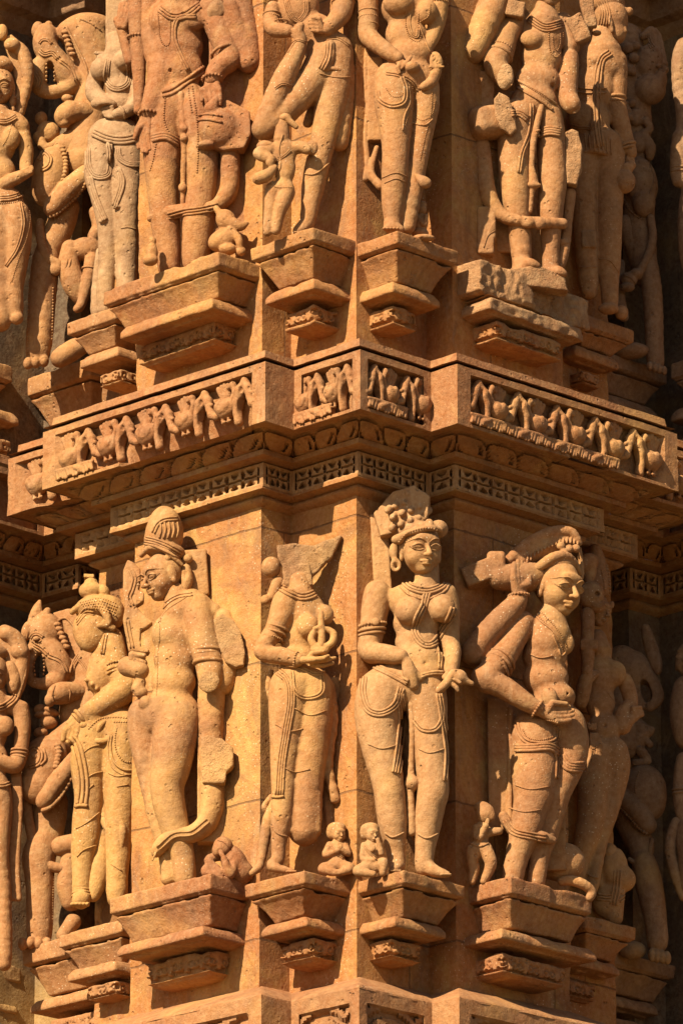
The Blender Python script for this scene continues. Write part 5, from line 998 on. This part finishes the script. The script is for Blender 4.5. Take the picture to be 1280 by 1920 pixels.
def left_beast_up():
    f = Fig('rearing_beast_statue', 'rearing beast with a gaping mouth behind the pale headless woman, upper row', 'statue', 580, 'tan').use(0, 0, 2.6667)
    f.l("420,190,40,110 470,300,60,110 470,480,60,100 440,640,60,100 430,800,40,120", k=40); f.l("500,130,40,60 420,130,20,64 340,160,0,60", k=30)
    f.l("230,170,0,60 230,240,-10,60 300,330,0,64 350,390,10,60", k=20); f.l("200,330,0,50 190,420,0,40 240,460,0,34 330,440,0,40 380,400,0,50", k=16); f.e(250, 360, -10, 26, 52, 90, g='body', k=8, op=-1)
    f.e(240, 140, -10, 26, 44, 26, roll=8, k=6, g='ear'); f.e(190, 150, 0, 34, 50, 34, k=10, g='ear'); f.e(225, 205, -50, 26, 22, 20, k=6, g='ear')
    for i in range(6): f.e(322 + 8 * i, 160 + 22 * i, -56, 20, 13, 18, g='mane', k=4)
    f.e(222, 218, -56, 15, 11, 12, g='eye', k=3); f.d('eye_ridge', "196,214 212,196 240,198 256,216", 4, strands=2, gap=8); f.d('snout_fold', "200,250 225,268 262,262 290,290", 4, strands=3, gap=10); f.d('cheek_fold', "300,300 350,340 380,400", 4, strands=2, gap=12)
    for k in range(6): f.e(232, 300 + k * 20, -40, 6, 8, 12, g='teeth', k=2); f.e(272, 300 + k * 20, -40, 6, 8, 12, g='teeth', k=2)
    f.d('chin_curls', "180,360 200,400 190,440", 4, strands=3, gap=12); f.d('mane', "330,130 380,220 430,330 440,400", 6); f.d('mane', "400,90 460,120 500,150", 5)
    f.l("430,560,-10,54 360,560,-40,58 330,570,-50,56", g='paw', k=14); f.e(300, 580, -60, 30, 44, 40, g='paw', k=8); f.e(335, 490, -50, 30, 22, 26, g='paw', k=8); f.e(320, 615, -56, 34, 24, 30, g='paw', k=8)
    f.e(240, 660, 20, 60, 60, 44, g='small_rider', k=14); f.e(205, 590, 20, 34, 36, 34, g='small_rider', k=8); f.l("190,680,0,26 230,740,-10,24 300,700,0,20", g='small_rider')
    f.e(252, 870, -10, 96, 150, 84, g='elephant_head', k=16, roll=6); f.e(230, 950, -20, 74, 90, 70, g='elephant_head', k=30); f.l("320,740,30,70 420,700,30,90", g='elephant_head', k=30)
    f.l("430,870,-40,50 330,960,-50,56 260,1040,-50,46", g='elephant_head', k=14)
    f.b('tusk_beads', "440,890 400,960 340,1020 280,1070 225,1085", 11, 17)
    for i in range(10): f.e(312 + 16 * math.sin(i / 3), 735 + i * 18, -66, 16, 10, 14, g='tusk_beads', k=3)
    f.d('ornament', "195,800 220,760 250,790 240,830 205,850", 5, strands=2, gap=12)
    f.l("330,1040,40,70 290,1160,40,70 240,1260,30,66", k=20); f.l("200,1110,-20,22 205,1200,-30,24 240,1290,-40,26 290,1320,-44,26", g='tail', k=8); f.e(275, 1345, -50, 34, 34, 24, g='tail', k=8)
    h = 'kneeling_leg'; f.e(430, 1245, -20, 84, 62, 56, g=h, k=10); f.l("350,1240,-20,44 345,1330,-20,56 370,1420,-20,58 400,1480,-10,44", g=h, k=10); f.l("460,1300,-50,40 440,1400,-60,32 405,1520,-60,24 385,1545,-70,20", g=h, k=6); f.l("480,1060,0,36 500,1130,0,40 470,1180,-10,34", g=h, k=8)
    f.ring(h, (335, 1335, -20), (60, 10, 0), 56, 6); f.ring(h, (350, 1338, -20), (60, 10, 0), 57, 6); f.ring(h, (450, 1345, -54), (-10, 60, 0), 38, 6)
    f.l("230,1300,20,70 215,1450,10,68 205,1600,0,66 190,1760,-10,64", k=20)
    for i in range(3): f.e(140 + 40 * i, 1815 - 6 * i, -40, 26, 34, 30, k=8)
    f.l("300,1790,-20,50 380,1740,-10,50 430,1720,0,34", g='reclining_foot', k=14); f.b('mane', "150,1400 145,1500 142,1650 142,1760", 7, 15)
    f.b('mane', "265,1440 262,1600 258,1700", 7, 15)
    return f.build(22)
def far_left_woman_up():
    f = Fig('standing_woman_statue', 'woman statue with a raised hand beside her face at the left picture edge, upper row', 'statue', 520, 'tan').use(0, 0, 2.6667)
    f.e(0, 700, 0, 88, 130, 70, k=26); f.e(52, 690, -40, 52, 66, 50, k=12); f.l("0,560,0,50 0,640,0,80", k=20); f.e(0, 860, 0, 80, 90, 60, k=26); f.e(10, 1010, 0, 110, 90, 80, k=30)
    f.l("110,640,10,34 130,740,10,36 130,820,0,32 130,850,-20,28", k=12); f.l("150,860,-30,20 80,890,-50,32 20,920,-60,34", k=10); f.hand((110, 865, -50), (140, 850, -52), (2, 14, 0), (26, -6, 0), (0, -8, 6), r=7)
    f.l("70,1080,0,84 80,1200,0,76 70,1330,0,64 60,1450,0,54 70,1560,0,46", k=24); f.l("-20,1100,0,90 -10,1300,0,70 0,1600,0,60", k=24); f.e(85, 1590, -20, 34, 34, 34, k=14)
    f.head(0, 440, -10, 84, yaw=-6, pitch=14); f.e(-10, 330, 10, 80, 50, 70, g='hair', k=14); f.e(15, 300, 0, 30, 24, 26, g='hair'); f.e(64, 500, 0, 20, 36, 18, g='earring'); f.e(64, 545, -5, 12, 20, 12, g='earring')
    f.pl("10,190 60,178 125,235 158,330 142,460 92,600 62,600 84,430 40,280", 50, 30, g='back_slab'); f.l("-10,590,0,50 70,600,0,44 110,630,0,38", k=14)
    f.l("60,220,20,34 110,260,24,36 135,340,24,34 130,440,30,28 100,560,36,24", g='raised_arm', k=10); f.e(60, 220, -10, 42, 36, 34, g='raised_arm', k=8); f.e(10, 160, 10, 30, 46, 26, g='raised_arm', k=8)
    f.d('necklace', "-20,600 30,605 80,580", 5, strands=3, gap=10); f.b('necklace', "60,615 40,680 10,730", 4, 8); f.d('girdle', "0,990 60,985 130,960", 5, strands=3, gap=11); f.b('girdle', "0,1015 70,1010 140,985", 5, 11)
    f.b('girdle', "140,1010 150,1100 130,1200 90,1300 60,1400", 4, 9); f.d('girdle', "100,1010 115,1120 85,1240 30,1330", 4, strands=2, gap=10)
    return f.build(23)
def bent_knee_woman():
    f = Fig('woman_statue', 'woman statue lifting one foot to her hands above a small monkey, upper row', 'statue', -5, 'tan').use(440, 0, 2.7826)
    f.e(330, 30, 0, 110, 130, 70, k=30, roll=10); f.e(420, 160, 0, 110, 100, 76, k=30, roll=14); f.e(490, 260, 10, 130, 110, 90, k=36); f.l("290,-160,0,60 310,-60,0,100", k=30); f.head(280, -230, -10, 98, yaw=-20, pitch=12)
    f.l("530,290,10,92 520,420,6,94 500,540,0,84 478,660,-4,72 450,780,-10,62 425,880,-8,60 408,980,0,56 392,1080,0,44 380,1160,0,38", k=22); f.l("380,1160,0,38 350,1190,-16,34 330,1205,-24,28", k=12); f.l("570,360,24,60 560,560,30,60 545,740,34,50", g='skirt_panel', k=14)
    f.l("470,300,-10,90 400,430,-30,84 300,540,-50,72 200,640,-60,66 150,668,-64,62", k=26); f.l("150,670,-66,60 200,540,-84,62 260,400,-96,58 320,280,-104,44 345,205,-106,32", k=14); f.l("345,210,-108,34 330,160,-120,30 345,130,-130,20", k=8)
    f.l("200,40,-10,40 190,110,-20,42 210,150,-50,40 280,160,-86,34", k=14); f.hand((285, 160, -90), (320, 180, -106), (8, 22, 0), (20, 30, 0), (-30, 10, 16), r=9)
    f.l("570,-100,0,60 565,30,-10,56 540,90,-40,50 480,150,-80,38", k=16); f.hand((475, 150, -86), (430, 135, -112), (4, 26, 0), (-50, -8, -8), (16, 8, 36), th=((440, 95, -120), (405, 90, -124)), r=11)
    f.ring('armlet', (194, 92, -14), (0, 60, -10), 44, 6, beads=True); f.ring('armlet', (194, 74, -12), (0, 60, -10), 44, 7); f.ring('armlet', (565, 10, -8), (0, 70, -10), 58, 7); f.ring('bangle', (490, 140, -74), (-50, 30, -20), 38, 7, beads=True); f.ring('bangle', (240, 110, -60), (4, 60, 0), 36, 6, beads=True)
    f.d('necklace', "270,0 290,60 330,105 370,60 370,0", 4, strands=3, gap=9); f.b('necklace', "255,0 280,80 330,118 385,70 388,0", 4, 8)
    f.l("500,230,-80,24 495,300,-84,30 470,350,-84,34", g='cloth_flap', k=8); f.l("440,372,-80,12 500,355,-92,12 545,366,-80,12", g='cloth_flap', k=4); f.d('cloth_flap', "490,220 480,300 450,360", 4, strands=3, gap=14)
    f.d('garment_line', "275,270 320,210 380,220", 3, strands=2, gap=8); f.d('garment_line', "210,460 250,435 300,450", 3, strands=2, gap=8); f.d('garment_line', "355,905 420,905 490,850", 4); f.d('garment_line', "440,380 520,400 600,400", 3); f.d('girdle', "480,200 540,200 600,240", 3, strands=2, gap=10)
    f.l("470,250,60,30 420,520,60,30 380,640,60,26", g='back_drape'); f.e(402, 770, -66, 36, 44, 22, g='knee_ornament', k=4)
    f.toes(345, 1212, -40, 60, 10, 9)
    return f.build(24)
def monkey():
    f = Fig('monkey_statue', 'small standing monkey figure with a club under the lifted leg, upper row', 'statue', -40, 'tan').use(440, 0, 2.7826)
    f.e(255, 790, 0, 70, 76, 46, k=20, roll=-6); f.e(262, 880, 0, 56, 90, 44, k=24); f.e(250, 980, 0, 60, 50, 44, k=20); f.l("250,640,0,34 245,720,0,44", k=12); f.e(262, 615, -10, 36, 26, 34, g='head'); f.l("280,625,-20,20 320,660,-20,14", g='head', k=8); f.e(242, 670, 0, 36, 40, 34, g='head')
    f.l("190,780,0,40 130,800,-20,34 190,830,-40,28", k=10); f.l("315,770,0,34 350,765,-20,30 380,780,-30,26", k=10); f.hand((370, 775, -30), (392, 770, -34), (0, 14, 0), (16, 6, 0), (-6, 14, 6), r=7)
    f.l("270,1000,0,46 250,1060,-16,38 230,1120,-6,30 215,1200,0,26", k=12); f.l("200,990,6,44 190,1060,10,36 180,1130,10,28 170,1210,10,24", k=12); f.l("210,870,-46,14 170,910,-50,30 125,930,-50,34", g='club', k=10); f.e(185, 845, -50, 24, 26, 20, g='club'); f.e(160, 760, -10, 48, 30, 34, g='club')
    f.d('scarf', "215,840 260,810 290,780", 3, strands=2, gap=8); f.b('waistband', "165,950 220,975 300,975", 4, 8); f.d('waistband', "250,700 230,780 240,860 210,930 190,960", 4); return f.build()
def girdled_woman():
    f = Fig('woman_statue', 'woman statue with beaded girdles and a bent wrist, right of the corner edge, upper row', 'statue', -5, 'tan').use(440, 0, 2.7826)
    f.e(890, 40, 0, 130, 120, 80, k=30); f.e(895, 180, 0, 112, 110, 74, k=30); f.e(920, 280, 0, 120, 90, 84, k=30); f.e(890, 400, 0, 160, 110, 100, k=36); f.e(855, 10, -60, 84, 76, 64, k=14); f.e(1000, 60, -40, 60, 70, 56, k=14); f.e(968, 262, -92, 10, 12, 20, k=8, op=-1); f.l("890,-200,0,56 890,-80,0,110", k=30); f.head(890, -260, -10, 98, yaw=10, pitch=14)
    f.l("830,430,-10,104 830,540,-16,100 838,650,-22,84 840,760,-26,70 836,860,-24,66 832,950,-16,64 828,1050,-8,58 825,1150,-4,44", k=24); f.l("825,1150,-4,44 820,1185,-20,40 860,1195,-30,24", k=12); f.e(820, 1190, -30, 50, 20, 30, k=10); f.e(985, 1240, -50, 60, 18, 34, k=10)
    f.l("985,420,10,78 1000,540,10,66 985,660,10,56 965,780,14,50 945,900,20,48 925,1020,20,46 905,1180,20,38", k=22)
    f.l("700,-140,0,56 695,0,0,52 698,100,-4,50 695,180,-14,48 760,240,-60,44 850,300,-96,34", k=18); f.hand((850, 305, -100), (880, 345, -112), (12, -10, 0), (34, -50, -4), (6, -6, 8), th=((850, 350, -120), (860, 378, -118)), r=9); f.e(925, 350, -100, 44, 34, 40, k=16)
    f.l("1070,-40,10,50 1060,80,10,46 1035,180,0,38 1010,240,-20,30", k=14); f.e(1050, 320, -30, 36, 60, 24, g='fan_cloth', k=8, roll=-10); f.l("1050,370,-40,30 1020,430,-50,30 985,450,-70,24", g='fan_cloth', k=10)
    for i in range(6): f.l([(1015, 350, -70, 5), (1030 + 12 * i, 285 + 12 * i, -66, 6)], g='fan_cloth', k=2)
    for y in (60, 92, 132): f.ring('armlet', (697, y, -3), (2, 60, -3), 51, 6, beads=(y == 92))
    f.ring('armlet', (1066, 12, 8), (0, 60, 0), 48, 7, beads=True)
    f.b('necklace', "895,60 892,130 915,195 955,215 970,180 955,120 960,60", 5, 10); f.d('necklace', "910,70 908,130 925,180 950,190 955,150", 4, strands=2, gap=9); f.b('necklace', "970,110 1010,80 1020,20", 5, 10); f.d('necklace', "960,130 1000,230 1018,270", 4)
    f.d('girdle', "745,470 760,520 820,550 880,530 890,460 870,400", 5, strands=2, gap=14); f.b('girdle', "790,460 820,500 870,495 885,440", 4, 9); f.b('girdle', "925,440 935,520 905,600 885,660", 5, 10); f.d('girdle', "905,450 912,530 885,600 875,680", 4); f.b('girdle', "930,600 980,625 1030,590 1045,520", 4, 9); f.d('girdle', "925,640 990,650 1030,620", 4)
    f.b('sash', "1030,480 1020,600 990,720 965,840", 4, 9); f.d('sash', "790,380 850,390 920,420 960,470", 4, strands=2, gap=12); f.d('garment_line', "775,940 840,915 895,935", 3, strands=2, gap=30); f.l("940,910,-20,12 990,950,-40,30 1010,950,-40,14", g='sash_end', k=6)
    f.l("690,260,60,16 680,400,60,16 695,560,60,16 680,700,60,16 690,850,60,16 680,930,60,20", g='hanging_scarf', k=6); f.l("740,770,50,14 710,900,50,20 760,970,40,24", g='hanging_scarf', k=6); f.bx(735, 520, 70, 40, 240, 30, g='hanging_scarf')
    f.toes(815, 1192, -60, 70, 0, 10)
    return f.build(25)
def small_side_figure():
    f = Fig('seated_attendant', 'tiny shaded attendant behind the ankle of the girdled woman, upper row', 'statue', 30, 'tan').use(440, 0, 2.7826)
    f.e(970, 1160, 0, 40, 56, 34, k=12); f.e(972, 1090, -6, 30, 32, 30, g='head'); f.e(975, 1066, 0, 28, 20, 26, g='head'); f.e(965, 1215, 0, 46, 26, 40, k=12); f.l("950,1130,-20,14 990,1170,-34,12 1000,1120,-34,10", k=5); return f.build()
def armless_male():
    f = Fig('male_statue', 'male statue with broken off forearms and a beaded belt, upper row right', 'statue', 165, 'rose').use(820, 0, 2.7826); f.sh = .35; f.x0 = 1005
    f.e(545, 190, 0, 120, 130, 84, k=34); f.e(540, 300, 0, 108, 110, 76, k=34); f.e(520, 420, 0, 122, 100, 84, k=34); f.e(500, 530, 0, 126, 100, 90, k=34); f.l("560,40,0,54 555,110,0,96", k=30); f.e(600, 445, -76, 10, 12, 18, k=8, op=-1); f.e(490, 200, -56, 60, 50, 36, k=24); f.head(575, -60, -20, 96, yaw=28, pitch=14)
    f.l("420,600,0,92 400,720,0,86 400,860,-6,80 405,980,-10,76 415,1100,-6,64 430,1220,0,56 438,1360,0,50", k=24); f.l("575,600,-6,78 590,720,-8,74 595,850,-16,72 600,960,-24,70 590,1080,-16,66 588,1200,-8,54 590,1320,-4,42 592,1400,-4,40", k=22); f.e(640, 975, -40, 30, 40, 40, k=14)
    f.l('438,1350,0,46 442,1400,-10,52 440,1430,0,60', k=14); f.l('440,1375,-20,34 480,1375,-60,28 520,1385,-70,18', k=10); f.l('592,1390,0,40 594,1430,-6,50 596,1470,0,58', k=14); f.l('594,1415,-20,32 630,1415,-60,28 660,1428,-70,18', k=10)
    f.pl('380,1420 520,1400 660,1450 680,1530 360,1500', -20, 60, g='broken_base', slant=.4)
    f.l("330,-160,0,70 300,0,0,82 220,180,0,76 186,270,0,66", k=16); f.l("400,120,20,60 360,190,0,58 335,270,-16,62 300,330,-30,62 345,400,-60,54", k=16)
    f.Mt['broken_stump'] = 'broken'; f.Mt['broken_base'] = 'broken'; f.e(350, 402, -100, 40, 68, 20, g='broken_stump', k=4, roll=6); f.pl('322,486 370,520 402,612 412,680 380,706 336,672 300,600 300,520', -110, 16, g='broken_stump', slant=.3); f.e(715, 550, -100, 32, 54, 16, g='broken_stump', k=4); f.pl('660,690 700,668 735,690 755,760 745,880 720,968 680,960 664,860', -40, 26, g='broken_stump', slant=.3); f.bx(405, 50, -60, 50, 44, 30, g='broken_stump', rr=10, roll=10); f.bx(735, 150, -60, 44, 76, 24, g='broken_stump', rr=10, roll=-24); f.bx(790, 70, -60, 34, 84, 24, g='broken_stump', rr=10, roll=-8)
    f.bx(262, 640, -20, 108, 86, 84, g='block_fragment', roll=-14, yaw=20, rr=56); f.bx(240, 480, 60, 56, 110, 40, g='block_fragment', roll=4); f.l("690,300,-10,50 680,400,-30,52 680,500,-50,50 700,545,-80,50", k=16); f.l("650,120,20,60 690,240,0,54", k=14)
    f.l("230,760,30,46 245,900,20,44 270,1030,10,44 330,1120,-20,34 420,1150,-60,30 520,1160,-70,30 650,1165,-60,30", g='looped_scarf', k=12); f.e(470, 1160, -84, 36, 32, 26, g='looped_scarf'); f.e(530, 1165, -84, 34, 34, 26, g='looped_scarf'); f.bx(255, 1170, 20, 50, 92, 40, g='drape_end', rr=14); f.bx(250, 1270, 20, 46, 70, 40, g='drape_end', rr=14)
    for i in range(5): f.d('drape_end', [(240 + i * 4, 1290 - i * 14), (262 + i * 3, 1230 - i * 10), (300, 1200 - i * 12)], 3)
    f.bx(300, 900, 110, 100, 460, 30, g='back_slab')
    f.d('girdle', "390,420 460,460 540,505 610,560", 6, strands=2, gap=36); f.b('girdle', "385,440 460,478 540,522 605,570", 7, 13); f.b('girdle', "400,420 470,452 550,500 615,545", 5, 10)
    f.l("545,540,-80,16 520,640,-84,16 500,740,-80,18 490,860,-70,16 500,950,-70,26 490,1000,-60,16 480,1100,-50,16", g='sash', k=8); f.e(500, 965, -80, 44, 16, 20, g='sash')
    f.d('thigh_band', "520,700 580,680 640,690", 7, strands=4, gap=12); f.d('thigh_band', "385,590 430,590 470,620", 6, strands=3, gap=12); f.d('sash', "490,540 480,680 440,800 425,900", 5, strands=2, gap=12)
    f.b('necklace', "580,170 585,260 620,295 650,250 655,150", 5, 10); f.b('necklace', "600,190 605,240 625,260 640,220 640,170", 4, 9); f.d('necklace', "480,90 560,140 650,120", 5, strands=4, gap=13)
    f.ring('armlet', (325, 285, -18), (-40, 80, -20), 64, 11); f.ring('armlet', (338, 258, -14), (-40, 80, -20), 62, 7, beads=True); f.ring('armlet', (330, -10, 0), (-40, 80, 0), 84, 10, beads=True)
    f.e(830, 170, -40, 26, 14, 26, g='bell_fragment'); f.l("690,1010,10,34 680,1140,10,26 660,1300,10,30 640,1380,10,26", g='side_staff', k=8); f.e(655, 1265, -6, 28, 24, 24, g='side_staff')
    return f.build(26)
def back_view_woman():
    f = Fig('woman_statue', 'woman statue seen from behind with a round pot in her lowered hand, upper row', 'statue', 390, 'rose').use(820, 0, 2.7826); f.sh = .25; f.x0 = 1130
    f.e(850, 330, 0, 130, 130, 86, k=34); f.e(810, 460, 0, 120, 130, 76, k=34); f.e(790, 620, 0, 116, 110, 80, k=34); f.e(840, 760, 0, 130, 110, 96, k=34); f.l("860,180,0,60 870,260,0,90", k=30)
    f.e(905, 90, -10, 90, 110, 86, g='head', roll=-14, k=20); f.e(930, 170, -20, 56, 64, 60, g='head', k=20); f.l("960,100,-50,14 975,160,-56,16", g='head', k=6); f.e(880, 20, 10, 100, 70, 90, g='hair', k=20); f.l("930,30,-30,30 990,60,-30,16 1000,55,-30,22", g='hair', k=10); f.e(915, 75, -84, 22, 10, 14, g='head'); f.l("890,20,-60,12 900,100,-90,12 910,160,-84,12", g='hair', k=4)
    for i in range(5): f.d('hair', [(820 + 14 * i, -10), (850 + 12 * i, 60), (840 + 14 * i, 130)], 4)
    f.l("765,820,0,80 760,960,0,70 765,1100,0,62 770,1240,0,60 780,1380,0,54 790,1520,0,46", k=24); f.l("890,820,0,92 895,960,0,78 895,1100,-4,68 895,1240,0,64 895,1380,0,56 895,1500,0,44 900,1600,0,40", k=24); f.e(890, 1610, -20, 56, 30, 40, k=14); f.e(960, 1630, 20, 36, 40, 30, k=10)
    f.l("925,320,0,66 930,430,0,58 925,520,0,54 950,630,-10,50 990,740,-20,36 1010,800,-24,30", k=16); f.hand((1005, 790, -24), (1005, 850, -30), (14, 0, 0), (-6, 40, 0), (-10, 20, 10), r=9)
    f.e(972, 945, -50, 62, 68, 56, g='round_pot', k=10); f.l("1010,860,-40,26 985,880,-44,36", g='round_pot', k=10); f.e(940, 1020, -50, 22, 14, 20, g='round_pot')
    f.l("840,300,-60,14 830,450,-76,22 820,600,-76,22 820,760,-80,34", g='hanging_scarf', k=10); f.l("770,790,-76,12 830,785,-96,14 900,810,-80,14", g='hanging_scarf', k=4); f.d('hanging_scarf', "900,270 850,320 830,480 835,640 850,760", 5, strands=3, gap=15); f.d('waistband', "690,450 760,470 880,470", 4, strands=2, gap=22); f.d('hem', "690,650 760,665 880,670", 3, strands=2, gap=10)
    for i in range(7): f.d('fringe', [(770 + 22 * i, 700 + 4 * i), (775 + 22 * i, 780 + 4 * i)], 4)
    f.ring('armlet', (922, 512, 0), (6, 80, 0), 58, 10); f.ring('armlet', (924, 536, 0), (6, 80, 0), 56, 7); f.ring('bangle', (990, 755, -20), (30, 80, 0), 42, 9); f.ring('bangle', (985, 775, -20), (30, 80, 0), 44, 8)
    f.d('garment_line', "710,1380 770,1395 830,1390", 3); f.d('garment_line', "840,1350 900,1360 945,1420", 3); f.Mt['broken_knee'] = 'broken'; f.bx(790, 1250, -60, 40, 50, 20, g='broken_knee', rr=10); f.e(820, 310, -60, 30, 34, 30, k=10)
    return f.build(27)
def right_beast_up():
    f = Fig('rearing_beast_statue', 'shadowed beast with a domed elephant head behind the back-turned woman, upper row', 'statue', 620, 'dull').use(1032, 0, 2.6935)
    f.l("380,200,60,90 400,420,60,90 430,600,70,80 420,800,70,80 440,1000,70,80 450,1200,60,80 480,1400,40,60", k=20)
    f.e(495, 310, 0, 76, 100, 64, k=14, roll=14); f.l("470,180,-10,22 510,150,-10,20 520,230,0,30", g='ear', k=6); f.pl("530,140 560,180 592,330 560,350 520,260", 0, 24, g='ear'); f.d('ear', "490,170 500,210 515,240", 4, strands=3, gap=10)
    f.e(500, 450, -10, 84, 82, 70, k=14); f.e(555, 400, -20, 34, 60, 40, k=8); f.l("510,370,-80,14 490,440,-90,10 500,520,-80,10", k=3, op=-1); f.e(580, 350, -20, 18, 22, 20, k=5); f.e(545, 330, -60, 14, 12, 12, k=3)
    for x, y, r in ((385, 240, 34), (420, 290, 30), (400, 350, 32), (430, 230, 26), (415, 365, 20)): f.e(x, y, -50, r, r * .9, 26, g='mane', k=5)
    for x, y in ((375, 525), (410, 520), (385, 555), (395, 590), (365, 570)): f.e(x, y, -40, 24, 22, 22, g='small_rider', k=4)
    f.e(430, 590, -20, 40, 50, 34, g='small_rider', k=8); f.l("480,610,-20,26 500,650,-20,18 470,680,-20,24 500,740,-20,30 500,790,-10,22", g='small_rider', k=8); f.e(440, 720, -10, 50, 60, 40, g='small_rider', k=10)
    f.e(455, 920, 0, 86, 142, 76, g='elephant_head', k=12, roll=-8); f.e(470, 1020, -30, 60, 80, 50, g='elephant_head', k=12); f.b('tusk_beads', "372,1010 400,1060 440,1095 480,1108", 8, 13); f.d('elephant_head', "500,820 520,900 500,980", 4)
    f.l("505,1100,-30,20 515,1200,-36,22 490,1290,-40,22 440,1390,-44,22", g='tail', k=6); f.l("380,1130,40,50 420,1250,40,50 430,1330,40,30", g='strap'); f.e(395, 1410, -50, 44, 40, 36, g='paw', k=8); f.e(430, 1380, -60, 34, 26, 30, g='paw', k=6); f.e(385, 1450, -60, 40, 24, 30, g='paw', k=6); f.d('paw', "370,1390 400,1400 430,1430", 3)
    f.l("490,1320,10,50 510,1450,0,50 520,1600,0,48 525,1760,0,46 530,1830,0,44", k=14); f.e(400, 1770, -20, 100, 44, 60, g='rear_paw', k=14)
    for k in range(4): f.e(500 + 24 * k, 1850 + 7 * k, -40, 17, 26, 26, k=4)
    f.l("350,1330,10,26 345,1440,0,30 350,1530,-10,30 370,1600,-20,26", g='kneeling_leg', k=8)
    return f.build(28)
def far_right_statue_up():
    f = Fig('standing_woman_statue', 'dark arm and hip of a statue cut by the right picture edge, upper row', 'statue', 560, 'dull').use(820, 0, 2.7826)
    f.l("1290,240,0,50 1270,320,0,50 1270,460,0,46 1290,600,-10,44", k=14); f.l("1270,720,-20,50 1258,860,-20,46 1260,940,-20,40", k=14); f.ring('armlet', (1262, 880, -20), (0, 60, 0), 46, 7); f.ring('armlet', (1262, 900, -20), (0, 60, 0), 46, 7); f.e(1350, 700, 0, 110, 300, 70, k=30); f.e(1350, 1200, 0, 100, 360, 70, k=30)
    return f.build(29)
for fn in (male_with_pot, crouching_creature, pale_woman, left_beast_up, far_left_woman_up, bent_knee_woman, monkey, girdled_woman, small_side_figure, armless_male, back_view_woman, right_beast_up, far_right_statue_up): fn()
